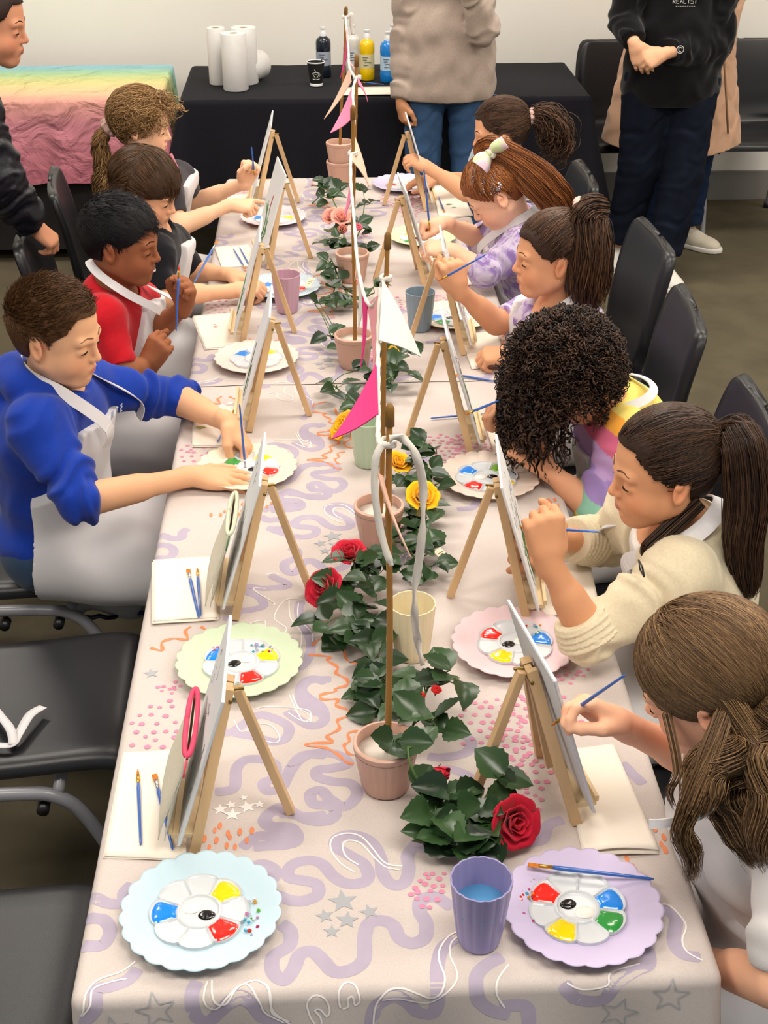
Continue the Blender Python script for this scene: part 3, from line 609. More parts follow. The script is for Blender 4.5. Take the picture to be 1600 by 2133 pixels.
# right side: painter at +x (rz ~0); left: rz ~ pi
EAS=[(.268,1.532,R_(11),'near right, showing its back to the camera',None,0),(.287,2.062,R_(-4),'in front of the girl in the cream cardigan',[sk(1),gs(2)],0),
(.247,2.700,R_(0),'of the rainbow top child',[sk(3),('rose','#C8647A',[([(-.05,.05),(-.05,.2)],.0014)]),gs(4,3)],0),(.287,3.245,R_(-2),'in front of the girl with the pink scrunchie',[sk(5)],0),
(.218,3.725,R_(4),'of the girl with the rainbow bow',[sk(6)],0),(.277,4.430,R_(1),'at the far right end of the table',[sk(7)],0),
(-.137,1.510,R_(180),'near left, holding the pink zipped pouch',[sk(8)],0),(-.107,2.088,R_(179),'before the cream plate, holding the zipped pouch',[sk(9)],0),
(-.112,2.835,R_(180),'just before the table seam, left side',[gs(10,3)],0),(-.150,3.335,R_(180),'in front of the boy in the red shirt',[gs(11,3)],0),
(-.108,3.905,R_(188),'of the brown haired boy, turned to the camera',[gs(12,5),('red','#C4433A',[([(.0,.12),(.01,.17)],.004)])],0),(-.150,4.470,R_(180),'at the far left end of the table',None,0)]
for x,y,rz,lb,pt,dy in EAS:
    easel(x,y,rz,'small pine tabletop easel '+lb); canvas(x,y,rz,'white canvas on the easel '+lb,paint=pt)
# zipped pouches leaning on the two near left easels
def pouch(x,y,rz,zipc,label,zopen=True):
    e=empty('zipped_pouch',(x,y,TZ+.036),rz,label,'pouch'); th=math.atan2(.058,.19); R=Matrix.Rotation(-th,3,'Y'); mc=mat('pouch_canvas',srgb('#D8D0BC'),.95,.1,noise=(200,.05),bump=(500,.3,.0005)); zm=mat('zip_'+label.split()[0],srgb(zipc),.6,.3)
    def fn(side):
        def g(u,v):
            s=(u*2-1); t=v; bulge=.010*(1-s*s)**.5*(math.sin(t*pi)**.6 if 0<t<1 else 0)*side+.0035*math.sin(t*5+side)
            p=V(.088+bulge+ (.003 if side>0 else 0),s*.078+.0,t*.150); return o0+R@(p-V(.088,0,0))
        return g
    o0=V(.094,.0,0)
    sheet('fabric_side',fn(1),14,12,mc,e,thick=.0012); sheet('fabric_side',fn(-1),14,12,mc,e,thick=.0012)
    mb=MB()
    loop=[o0+R@V(.007*math.cos(a),.074*math.sin(a),.150+.002*math.cos(3*a)) for a in [i/28*2*pi for i in range(29)]]
    mb.tube(loop,.0038,8); mb.build('zip_tape',zm,e,smooth=True)
    mb=MB(); q=o0+R@V(.0,.080 if rz<3.15 else .080,.148); mb.tube([q,q+V(.002,.010,-.006),q+V(.004,.016,-.016)],.003,8,flat=(1,.4)); mb.build('zip_pull',zm if 'green' not in label else mat('green_enamel',srgb('#3C7A46'),.4,.5),e,smooth=True)
    return e
pouch(-.145,1.500,R_(180),'#E2496A','pink zipped cream canvas pouch standing on the near left easel ledge')
pouch(-.118,2.075,R_(179),'#C9CDB4','green tagged cream canvas pouch standing on the easel before the cream plate')
# ---------------------------------------------------------------- paper towel sheets
def towels(corn,label,lay=2,seed=0,curl=.0):
    P=[atz(u,v,TZ) for u,v in corn]; e=empty('paper_towel',sum(P,Vector())/4,0,label,'paper towel','folded paper towels'); r=random.Random(seed)
    for L in range(lay):
        ox,oy=(r.uniform(-.003,.003),r.uniform(-.006,.0)) if L<lay-1 else (0,0)
        def fn(u,v,L=L,ox=ox,oy=oy):
            a=P[0]*(1-u)*(1-v)+P[1]*u*(1-v)+P[2]*u*v+P[3]*(1-u)*v
            ed=max(0,v-.75)/.25; z=.0016+.0022*L+.0008*math.sin(u*7+seed+L)*math.sin(v*5+L)+curl*ed*ed*math.sin(u*pi)*(1 if L==lay-1 else .2)
            return a+V(ox,oy,z+.0006)
        W(sheet('sheet',fn,16,16,M_paper,e,thick=.0012))
    return e
towels([(258,1572),(393,1565),(388,1795),(218,1788)],'folded paper towel at the near left corner with two brushes on it',2,1)
towels([(320,1172),(450,1165),(453,1292),(320,1300)],'folded paper towel with a crossed pair of brushes on it',3,2)
towels([(403,853),(512,848),(510,932),(402,932)],'folded paper towel with green paint dabs beside the cream plate',2,3)
towels([(402,661),(489,655),(512,722),(428,729)],'folded paper towel with a pink paint dab',2,4)
towels([(447,518),(517,512),(545,556),(462,560)],'folded paper towel under two brushes by the grey blue plate',2,5)
towels([(461,412),(537,404),(540,443),(463,445)],'folded paper towel under the blonde girl\'s painting hand',2,6)
towels([(1168,1566),(1277,1555),(1373,1775),(1215,1780)],'large folded paper towel at the near right table edge',2,7,.006)
towels([(1115,1182),(1228,1172),(1252,1285),(1128,1292)],'folded paper towel under the cream cardigan girl\'s raised arm',2,8,.006)
towels([(1000,862),(1092,862),(1108,950),(1032,955)],'folded paper towel in front of the child with the curly mop',2,9,.007)
towels([(958,702),(1035,692),(1058,762),(982,770)],'folded paper towel under the resting hand beside the ivory plate',2,10)
towels([(900,392),(955,388),(985,450),(915,458)],'folded paper towel at the far right end with green paint marks',2,11)
towels([(893,515),(925,512),(1000,590),(960,600)],'folded paper towel beside the pale lime plate',1,12)
# paint dabs on towels are their own thin marks
def dabs(pts,cname,cc,label,z=TZ+.0064):
    mb=MB()
    for i,(u,v,r) in enumerate(pts):
        c=atz(u,v,z); vs=[c]+[c+V(r*(1+.35*math.sin(i+k*2.1))*math.cos(k*.523),r*.7*(1+.3*math.cos(i*2+k*1.7))*math.sin(k*.523),0) for k in range(12)]; mb.add(vs,[[0,k+1,(k+1)%12+1] for k in range(12)])
    o=mb.build('paint_dab',mat('dab_'+cname,srgb(cc),.9,.1),loc=atz(*pts[0][:2],z)); tag(o,label,'paint mark'); return o
dabs([(420,862,.010),(420,877,.011),(418,890,.010)],'olive','#A4A060','olive and green paint dabs in a row on a paper towel')
dabs([(449,680,.006),(447,676,.004)],'pinkish','#E79E92','small pink paint dab in the middle of a paper towel')
dabs([(936,425,.010),(945,432,.008)],'sage','#93A98C','pale green paint smear on the far right paper towel')
# ---------------------------------------------------------------- brushes
M_bh=mat('brush_blue_lacquer',srgb('#2F62B4'),.25,.5,coat=.4); M_fer=mat('ferrule_brass',srgb('#C79A3C'),.3,.5,metal=.85); M_fes=mat('ferrule_silver',srgb('#C8CACC'),.25,.5,metal=.9)
M_br=mat('bristle_amber',srgb('#C8741C'),.6,.3,noise=(200,.15))
def brush(tip,tail,label,flat=False,silver=False,group='blue handled brushes',th=1.0,paint=None):
    tip=Vector(tip);tail=Vector(tail); e=empty('paint_brush',(tip+tail)/2,0,label,'paint brush',group); d=tail-tip; L=d.length; d/=L
    P=lambda t:tip+d*t
    nb=.085*L; nf=.20*L; w=.0029*th
    mb=MB(); mb.tube([P(0),P(nb*.5),P(nb),P(nb*1.3)],[.0026*th if flat else .0004,.0028*th if flat else .0018,w*.75,w*.7],10,flat=(.35,1.35) if flat else None); W(mb.build('bristles',mat('bristle_'+paint[0],srgb(paint[1]),.5,.4) if paint else M_br,e,smooth=True))
    mb=MB(); mb.tube([P(nb),P(nb+.3*(nf-nb)),P(nf)],[w*.85,w*.8,w*.78],12,flat=(.5,1.1) if flat and False else None); W(mb.build('ferrule',M_fes if silver else M_fer,e,smooth=True))
    mb=MB(); mb.tube([P(nf),P(nf+.06*L),P(.45*L),P(.75*L),P(.97*L),P(L)],[w*.82,w*1.0,w*.92,w*.72,w*.58,w*.3],12); W(mb.build('handle',M_bh,e,smooth=True)); return e
zb=TZ+.0085
brush(atz(287,1602,zb),atz(293,1760,zb),'round amber tipped brush lying on the near left paper towel')
brush(atz(322,1613,zb),atz(360,1770,zb),'flat brush with silver ferrule lying on the near left paper towel',True,True,th=1.15)
brush(atz(392,1186,zb+.002),atz(414,1287,zb),'flat brush with silver ferrule crossing another on the stack of three towels',True,True,th=1.15)
brush(atz(411,1182,zb+.002),atz(418,1283,zb+.003),'round brush with brass ferrule crossing the flat one on the towels')
brush(atz(1100,1801,TZ+.024),atz(1362,1831,TZ+.021),'flat brush with brass ferrule lying across the lavender plate',True,th=1.15)
brush(atz(947,780,TZ+.005),atz(1036,795,TZ+.005),'flat brush with silver ferrule lying between the rainbow top child\'s and scrunchie girl\'s places',True,True)
brush(atz(1022,860,zb),atz(897,871,TZ+.005),'blue brush lying on the table behind the rainbow top child\'s easel',False,True)
brush(atz(490,850,zb+.004),atz(453,921,zb),'dark blue brush sticking out under the blue hoodie boy\'s left hand')
brush(atz(511,560,zb),atz(486,518,zb),'blue brush on the paper towel beside the grey blue plate, the left of a pair',True,True)
brush(atz(522,558,zb),atz(499,515,zb),'dark brush on the paper towel beside the grey blue plate, the right of a pair')
brush(atz(926,442,zb),atz(914,411,zb),'brush lying on the far right paper towel')
brush(aty(452,502,3.32),aty(404,590,3.05),'blue brush held up in the red shirt boy\'s far hand',True,True,group='held brushes')
brush(aty(373,552,3.02),aty(367,690,3.0),'red tipped brush held upright in the red shirt boy\'s near hand',group='held brushes',paint=('red','#C0342C'))
brush(aty(512,985,2.57),aty(499,842,2.57),'blue brush the boy in the blue hoodie dips into his palette',False,True,group='held brushes')
brush(aty(530,366,4.20),aty(524,306,4.20),'blue brush held in the blonde girl\'s raised hand',group='held brushes')
brush(aty(1148,1512,1.46),aty(1302,1406,1.36),'blue brush the long haired girl holds to the back of her canvas',group='held brushes')
brush(aty(1082,1097,1.90),aty(1248,1108,1.86),'blue brush in the fist of the girl in the cream cardigan',group='held brushes')
brush(aty(968,864,2.52),aty(1062,825,2.52),'blue brush held to the canvas by the rainbow top child',group='held brushes')
brush(aty(913,585,3.04),aty(1013,530,3.0),'yellow ferruled brush in the scrunchie girl\'s hand',group='held brushes')
brush(aty(896,485,3.62),aty(883,352,3.62),'blue brush held upright by the girl with the rainbow bow',group='held brushes')
# small rinse pot with a brush on the far left
b=MB(); b.lathe([(.0001,0),(.012,0),(.0135,.03),(.0128,.03),(.0115,.002),(.0001,.002)],20); o=b.build('rinse_pot',mat('clear_acrylic',(.85,.88,.95),.1,.5,trans=.85,alpha=1),smooth=True,auto=40); o.location=atz(536,438,TZ+.002); tag(o,'tiny clear rinse pot beside the far left paper towel','pot')
# ---------------------------------------------------------------- rose garlands
M_leaf=mat('silk_leaf_green',attr='Col',rough=.30,spec=.5); M_stem=mat('garland_stem',srgb('#4E6A35'),.6,.3)
def leaf_geo(p,d,n,L,wd,r,vs,fs,cs,col):
    """toothed pointed leaf from p along d with normal n"""
    d=d.normalized(); n=(n-d*n.dot(d)).normalized(); x=d.cross(n); N=11; base=len(vs); bend=r.uniform(-.25,.45)
    for i in range(N+1):
        t=i/N; w=wd*math.sin(pi*t**.72)**.85*(1+.13*(i%2)) if 0<t<1 else 0
        c=p+d*L*t-n*L*bend*t*t
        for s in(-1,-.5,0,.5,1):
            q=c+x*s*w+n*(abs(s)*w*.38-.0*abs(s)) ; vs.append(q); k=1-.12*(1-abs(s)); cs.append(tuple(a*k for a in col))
    for i in range(N):
        for k in range(4): fs.append([base+i*5+k,base+i*5+k+1,base+(i+1)*5+k+1,base+(i+1)*5+k])
def rose(e,c,R,axis,colr,name,buds=False,seed=0):
    r=random.Random(seed); m=mat('petal_'+name,srgb(colr),.7,.2,noise=(60,.10),sheen=.2); axis=Vector(axis).normalized(); a=axis.orthogonal().normalized(); b=axis.cross(a); vs=[];fs=[]
    layers=[(3,.30,.95,.05),(4,.52,.98,.16),(5,.75,.90,.34),(6,1.0,.74,.62)] if not buds else [(3,.35,1.2,.05),(4,.6,1.1,.12),(4,.75,.95,.2)]
    for li,(n,rr,hh,fl) in enumerate(layers):
        for k in range(n):
            t0=2*pi*k/n+li*.7+r.uniform(-.2,.2); half=pi/n*1.35; NU,NV=8,6; base=len(vs)
            for j in range(NV+1):
                v=j/NV
                for i in range(NU+1):
                    u=i/NU*2-1; th=t0+u*half; top=hh*(1-.22*u*u); rad=rr*(.25+.75*math.sin(min(1,v*1.25)*pi/2))*(1+fl*v**3)+.05*math.sin(u*5+k+li)*v*v+ .05*u*(v)
                    z=top*v-(fl*.45*max(0,v-.75)*4*.25); vs.append(c+axis*(z*R*1.15-R*.45)+(a*math.cos(th)+b*math.sin(th))*rad*R)
            for j in range(NV):
                for i in range(NU): q=base+j*(NU+1)+i; fs.append([q,q+1,q+NU+2,q+NU+1])
    o=W(npmesh('rose',vs,fs,m,e)); q=o.modifiers.new('s','SOLIDIFY'); q.thickness=.0007; q.offset=0
    vs=[];fs=[];cs=[]
    for k in range(5): t=2*pi*k/5; leaf_geo(c-axis*R*.45,(a*math.cos(t)+b*math.sin(t))*.8+axis*.45,axis,R*.9,R*.18,r,vs,fs,cs,srgb('#3C5B30'))
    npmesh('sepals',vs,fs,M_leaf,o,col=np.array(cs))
    return o
def garland(label,path,leaves,roses,seed,L=.040,size=1.0,zs=None):
    """path: px (u,v,z) stem; leaves: px clusters (u,v,z,n)"""
    r=random.Random(seed); pp=[atz(*p) for p in path]; e=empty('rose_garland',pp[0],0,label,'rose garland','silk rose garlands')
    mb=MB(); mb.tube(catmull(pp,6),.0019,7)
    vs=[];fs=[];cs=[]
    for u,v,z,n in leaves:
        c=atz(u,v,z); near=min(catmull(pp,6),key=lambda q:(q-c).length); mb.tube(catmull([near,(near+c)/2+V(0,0,.008),c],4),.0011,6)
        for k in range(n):
            az=r.uniform(0,2*pi); d=V(math.cos(az),math.sin(az)*.9,r.uniform(-.15,.55)); p=c+d*.004+V(r.uniform(-.012,.012),r.uniform(-.014,.014),r.uniform(-.004,.010)); 
            l=L*r.uniform(.75,1.12); g=r.uniform(.7,1.15); col=tuple(g*x for x in srgb('#2F4A28' if r.random()<.7 else '#243A22'))
            mb.tube([c,p],.0009,5); l*=1.12; leaf_geo(p,d,V(r.uniform(-.6,.6),r.uniform(-.9,.3),1),l,l*.40,r,vs,fs,cs,col)
    for v in vs: v.z=max(v.z,TZ+.004)
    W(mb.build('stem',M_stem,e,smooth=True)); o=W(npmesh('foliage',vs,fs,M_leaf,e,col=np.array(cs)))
    for i,(u,v,z,R,ax,colr,name,bud) in enumerate(roses): rose(e,atz(u,v,z),R,ax,colr,name,bud,seed+i)
    return e
RED='#C2102E';YEL='#F2B705';PK='#EFA898'
garland('silk garland with dark green leaves and red roses nearest the camera',[(920,1370,.79),(880,1460,.80),(850,1560,.84),(880,1640,.80),(930,1690,.77),(1000,1700,.77),(960,1770,.76),(1040,1790,.75)],
 [(930,1400,.815,3),(950,1425,.80,2),(880,1430,.80,3),(845,1480,.81,3),(820,1545,.835,2),(895,1505,.82,3),(925,1530,.80,2),(868,1570,.825,2),(870,1640,.80,2),(930,1650,.79,4),(905,1700,.78,4),(1040,1620,.81,2),(1060,1640,.80,2),(1010,1680,.785,4),(960,1690,.785,4),(980,1720,.775,4),(930,1755,.77,4),(955,1770,.765,3),(1010,1735,.77,3),(1035,1790,.75,2),(900,1740,.77,2)],
 [(1072,1712,.785,.0235,(.35,-.75,.5),RED,'red',False),(908,1612,.80,.0205,(.55,-.45,-.25),RED,'red',True),(876,1452,.815,.008,(0,-.3,1),'#D82018','red_bud',True),(908,1440,.812,.009,(.2,-.2,1),'#D82018','red_bud',True)],11,.046)
garland('silk garland with dark green leaves and two red roses on the left of the poles',[(735,1150,.79),(740,1210,.79),(720,1290,.77),(760,1330,.77),(790,1380,.76),(770,1440,.76),(800,1480,.76)],
 [(735,1170,.80,2),(760,1165,.795,3),(790,1195,.785,4),(715,1215,.79,2),(720,1245,.785,2),(770,1215,.78,3),(770,1290,.775,4),(740,1270,.775,3),(785,1240,.775,3),(680,1300,.765,2),(700,1320,.76,3),(735,1310,.77,4),(780,1340,.77,4),(750,1345,.765,3),(770,1390,.765,4),(745,1430,.76,3),(800,1420,.765,3),(765,1450,.757,4),(790,1470,.757,3),(820,1440,.765,2)],
 [(677,1226,.785,.0235,(-.5,-.4,.75),RED,'red',False),(727,1152,.80,.020,(-.1,-.2,1),'#B80D30','red',False)],23,.044)
garland('silk garland with dark green leaves and yellow roses beside the second bamboo pole',[(870,930,.80),(850,980,.79),(850,1040,.78),(870,1090,.77),(850,1140,.77),(890,1190,.76)],
 [(880,930,.80,4),(910,945,.79,3),(850,960,.80,4),(895,985,.79,4),(870,1010,.785,4),(905,1010,.78,3),(840,1000,.79,3),(860,1060,.78,4),(900,1060,.775,3),(890,1100,.77,4),(860,1110,.775,4),(850,1150,.77,4),(880,1140,.77,4),(900,1180,.765,4),(885,1205,.76,3),(925,1150,.765,2),(820,1130,.78,3)],
 [(880,1035,.80,.021,(.1,-.5,.8),YEL,'yellow',False),(830,965,.80,.018,(.3,-.3,.9),YEL,'yellow',False)],37,.040)
garland('silk garland with yellow roses and leaves near the table seam',[(690,800,.76),(740,830,.77),(790,800,.79),(830,770,.79),(820,720,.78)],
 [(700,808,.77,3),(720,830,.775,4),(745,845,.775,4),(770,775,.78,3),(735,775,.775,2),(780,870,.77,3),(825,770,.79,4),(840,745,.79,3),(815,735,.79,3),(815,800,.78,3),(850,775,.785,2),(750,880,.765,3),(765,860,.77,3)],
 [(717,888,.775,.023,(-.6,-.2,.6),YEL,'yellow',False),(800,760,.795,.017,(.2,-.4,.9),YEL,'yellow',True),(818,735,.80,.016,(.4,-.3,.8),YEL,'yellow',True)],41,.042)
garland('silk garland of plain green leaves left of the fourth pole',[(655,632,.76),(690,620,.765),(700,570,.775),(690,540,.78),(730,620,.765),(780,610,.77)],
 [(665,634,.76,2),(685,625,.765,3),(695,600,.77,3),(700,580,.775,4),(690,550,.785,3),(705,560,.78,3),(720,625,.765,4),(735,612,.765,3),(690,700,.775,3),(712,720,.77,3),(775,600,.78,3),(700,705,.775,2),(720,640,.76,2)],[(742,590,.785,.012,(0,-.4,1),PK,'pink',True)],53,.040)
garland('silk garland with pale pink roses and leaves at the far end',[(650,425,.77),(680,400,.79),(700,430,.80),(715,470,.81),(720,520,.79),(750,480,.79),(760,420,.78)],
 [(665,395,.79,4),(690,385,.80,3),(680,412,.79,4),(700,400,.79,3),(655,425,.77,1),(755,395,.79,3),(770,425,.78,3),(690,480,.80,3),(700,500,.80,4),(720,520,.79,4),(740,525,.79,3),(685,510,.79,3),(770,480,.79,2),(750,470,.79,2),(760,525,.78,2),(700,455,.80,2)],
 [(690,450,.82,.018,(-.3,-.5,.7),PK,'pink',False),(712,452,.835,.021,(0,-.5,.8),PK,'pink',False),(745,475,.81,.014,(.3,-.5,.8),'#E77C8C','deep_pink',True),(714,478,.825,.016,(0,-.7,.4),PK,'pink',True)],67,.044)
# swing tags on garlands
for (u,v,a,lb) in((923,1158,.8,'small cream swing tag on the yellow rose garland'),(645,588,-.5,'small cream swing tag on the leafy garland by the pink beaker')):
    p=atz(u,v,.775); b=MB(); Rr=Matrix.Rotation(a,3,'Z')@Matrix.Rotation(.5,3,'X'); b.box((0,0,0),(.021,.034,.0008),Rr); b.m=1
    for k in range(3): b.box(Rr@V(0,.008-.007*k,.0006),(.014-.003*k,.0012,.0003),Rr)
    o=b.build('swing_tag',[mat('card_cream',srgb('#E4D6BC'),.8,.2),mat('ink_brown',srgb('#6A5240'),.8,.2)]); o.location=p; tag(o,lb,'tag')
# ---------------------------------------------------------------- back tables against the wall
def back_cloth(name,x0,x1,y0,y1,z,drop,m,label,cat,side=.0,seed=0,flare=.06):
    """boxy cloth over a table, with folds in the skirt; one mesh"""
    per=[]; n=60; r=.03
    # perimeter: left-back -> left-front -> right-front -> right-back
    def pt(s):
        w_=x1-x0; d_=y1-y0; L=2*d_+w_; q=s*L
        if q<d_: return V(x0,y1-q,0),V(-1,0,0)
        if q<d_+w_: return V(x0+q-d_,y0,0),V(0,-1,0)
        return V(x1,y0+q-d_-w_,0),V(1,0,0)
    N=260; rows=[0,.3,.7,1.0]+[1+.5*k for k in range(1,15)]
    vs=[];fs=[]
    for j,t in enumerate(rows):
        for i in range(N+1):
            p,nr=pt(i/N)
            # soft corner normal
            p2,n2=pt(min(1,i/N+.012)); p3,n3=pt(max(0,i/N-.012)); nn=(nr+n2+n3).normalized()
            if t<=1: off=-.02+.02*math.sin(t*pi/2); zz=z-.02*(1-math.cos(t*pi/2))
            else:
                h=(t-1)/7; dd=drop*h; a=h**1.1; fold=.014*math.sin(i*.33+seed)+.010*math.sin(i*.13+2*seed)+.006*math.sin(i*.71)
                crn=1-abs(nn.dot(nr)); cn=max(abs(nn.x)*abs(nn.y)*2,0)
                off=a*(flare*.6+fold+cn*.16); zz=z-.02-dd*(1+.10*cn+.012*math.sin(i*.2+seed))
            vs.append(V(p.x,p.y,zz)+nn*off)
    M_=N+1
    fs=[[j*M_+i,(j+1)*M_+i,(j+1)*M_+i+1,j*M_+i+1] for j in range(len(rows)-1) for i in range(N)]
    # top grid
    b=len(vs); NX,NY=40,16
    for j in range(NY+1):
        for i in range(NX+1):
            x=x0+.02+(x1-x0-.04)*i/NX; y=y0+.02+(y1-y0-.02)*j/NY; vs.append(V(x,y,z+.0008*math.sin(x*37+y*11)*math.sin(y*23)))
    fs+=[[b+j*(NX+1)+i,b+j*(NX+1)+i+1,b+(j+1)*(NX+1)+i+1,b+(j+1)*(NX+1)+i] for j in range(NY) for i in range(NX)]
    o=npmesh(name,vs,fs,m,None,loc=((x0+x1)/2,(y0+y1)/2,z)); tag(o,label,cat); return o
back_cloth('black_tablecloth',-.60,1.17,5.92,6.62,.742,.52,M_bcloth,'plain black cloth hanging to near the floor over the back table','tablecloth',seed=1)
e=empty('trestle_table',(.285,6.27,0),0,'trestle table under the black cloth against the back wall','table','back wall tables')
MB().box((0,0,.715),(1.70,.62,.03)).build('table_top',M_tt,e)
for sx in(-1,1):
    for s in(-1,1): b=MB(); b.tube([(sx*.66,s*.24,.70),(sx*.70,s*.27,0)],.015,8); b.build('leg',M_black,e,smooth=True)
# rainbow cloth: colour runs with depth across the cloth
m=bpy.data.materials.new('rainbow_cloth'); m.use_nodes=True; nt=m.node_tree; bs=nt.nodes['Principled BSDF']; bs.inputs['Roughness'].default_value=.8; bs.inputs['Specular IOR Level'].default_value=.2
tc=nt.nodes.new('ShaderNodeTexCoord'); sx=nt.nodes.new('ShaderNodeSeparateXYZ'); nt.links.new(tc.outputs['Object'],sx.inputs[0])
mr=nt.nodes.new('ShaderNodeMath'); mr.operation='MULTIPLY_ADD'; mr.inputs[1].default_value=1/1.1; mr.inputs[2].default_value=.0
ad=nt.nodes.new('ShaderNodeMath'); ad.operation='ADD'; nt.links.new(sx.outputs[1],ad.inputs[0]); nt.links.new(sx.outputs[2],ad.inputs[1]); nt.links.new(ad.outputs[0],mr.inputs[0]); mr.inputs[2].default_value=.68
cr=nt.nodes.new('ShaderNodeValToRGB'); nt.links.new(mr.outputs[0],cr.inputs[0])
stops=[(0,'#A8606F'),(.27,'#C4808C'),(.37,'#DCA092'),(.46,'#E2BE9A'),(.60,'#DFCF96'),(.72,'#CFD490'),(.84,'#A9CFA6'),(.94,'#92C4CC'),(1,'#9CC6D8')]
while len(cr.color_ramp.elements)<len(stops): cr.color_ramp.elements.new(.5)
for el,(p,c) in zip(cr.color_ramp.elements,stops): el.position=p; el.color=(*srgb(c),1)
nt.links.new(cr.outputs[0],bs.inputs['Base Color'])
nz=nt.nodes.new('ShaderNodeTexNoise'); nz.inputs['Scale'].default_value=7; nz.inputs['Detail'].default_value=4; nz.inputs['Distortion'].default_value=.8; nt.links.new(tc.outputs['Object'],nz.inputs['Vector'])
bp=nt.nodes.new('ShaderNodeBump'); bp.inputs['Strength'].default_value=.9; bp.inputs['Distance'].default_value=.05; nt.links.new(nz.outputs[0],bp.inputs['Height']); nt.links.new(bp.outputs[0],bs.inputs['Normal'])
back_cloth('rainbow_tablecloth',-2.3,-.68,5.98,6.66,.742,.34,m,'pastel rainbow ombre plastic cloth over the back left table','tablecloth',seed=4,flare=.03)
e=empty('trestle_table',(-1.49,6.32,0),0,'trestle table under the rainbow cloth against the back wall','table','back wall tables')
MB().box((0,0,.715),(1.54,.60,.03)).build('table_top',M_tt,e)
MB().box((0,.0,.36),(1.55,.55,.60)).build('dark_block',mat('dark_block_matte',(.02,.018,.018),.8,.2),e)  # plain dark block filling the space under the table top
for sx in(-1,1):
    for s in(-1,1): b=MB(); b.tube([(sx*.70,s*.29,.70),(sx*.72,s*.30,0)],.015,8); b.build('leg',M_black,e,smooth=True)
# paper towel rolls
def roll(p,label,R=.058,H=.235,lying=None,r0=.018):
    e=empty('paper_towel_roll',p,0,label,'paper towel roll','paper towel rolls'); Rm=Matrix.Identity(3)
    mb=MB(); n=40; prof=[(r0,.0),(R-.002,0),(R,.003),(R,H-.003),(R-.002,H),(r0,H),(r0,0)]
    mb.lathe(prof,n,rad=lambda t,i:1+(.004*math.sin(3*t))); mb.f=[f for f in mb.f if len(f)==4]
    o=mb.build('towel_winding',mat('towel_roll_white',srgb('#DEDCDA'),.95,.1,noise=(50,.02),bump=(120,.3,.001)),e,smooth=True,auto=50)
    mb=MB(); mb.lathe([(r0-.0005,.002),(r0-.0005,H-.002),(r0-.0025,H-.002),(r0-.0025,.002)],24); mb.f=[f for f in mb.f if len(f)==4]; o2=mb.build('cardboard_core',mat('cardboard',srgb('#A08868'),.9,.1),e,smooth=True)
    if lying: e.rotation_euler=lying
    return e
zt=.745
roll(aty(492,186,6.12).xy.to_3d()+V(0,0,zt),'upright paper towel roll at the front of three rolls',.055,.236)
roll(V(-.325,6.245,zt),'upright paper towel roll behind the front one',.056,.236)
roll(V(-.445,6.235,zt),'thin unwrapped paper towel roll standing on the left of the others',.040,.238)
roll(V(-.262,6.34,zt+.062),'paper towel roll lying on its side, wrapped in plastic',.062,.11,(R_(90),0,R_(-35)),.02)
# coffee cup
e=empty('coffee_cup',V(-.013,6.178,zt),0,'black takeaway coffee cup with a white coffee bean drawing','cup')
b=MB(); b.lathe([(.0001,0),(.027,0),(.0275,.012),(.039,.100),(.0385,.100),(.026,.004),(.0001,.004)],40); b.f=[f for f in b.f if len(f)==4]; b.build('cup_body',mat('black_card',(.012,.012,.013),.6,.3),e,smooth=True,auto=50)
b=MB(); b.lathe([(.0385,.098),(.0405,.100),(.0405,.103),(.0385,.104),(.037,.1015)],40); b.lathe([(.0277,.001),(.0287,.012),(.0281,.0125),(.027,.001)],40); b.f=[f for f in b.f if len(f)==4]; b.build('rolled_rim',M_white,e,smooth=True)
b=MB(); b.lathe([(.0001,.086),(.0368,.086),(.0370,.088)],30); b.build('coffee',mat('milky_coffee',srgb('#C0A07C'),.3,.4),e)
def oncone(t,z): r=.0279+(z-.012)/.088*.0115+.0006; return V(r*math.sin(t),-r*math.cos(t),z)
b=MB()
b.tube([oncone(a,zz) for a,zz in [(-.45+.9*k/10,.058-.020*math.sin(k/10*pi)) for k in range(11)]],.0011,6); b.tube([oncone(-.45+.9*k/10,.058+.004*math.sin(k/10*pi)) for k in range(11)],.0010,6)
b.tube([oncone(-.45+.9*k/10,.058-.004*math.sin(k/10*pi)) for k in range(11)],.0008,6); b.tube([oncone(.43+.12*math.sin(k/8*pi),.057-.014*k/8) for k in range(9)],.0009,6); b.tube([oncone(-.5+1.0*k/10,.034-.003*math.sin(k/10*pi)) for k in range(11)],.0010,6)
b.tube([oncone(-.1+.08*math.sin(k),.064+.0022*k) for k in range(6)],.0009,6)
b.build('cup_drawing',mat('white_ink',srgb('#D8D6D0'),.7,.2),e,smooth=True)
b=MB(); b.tube([(0.01,0,.086),(.034,.004,.118)],.0022,8); b.build('stirrer',M_black,e)
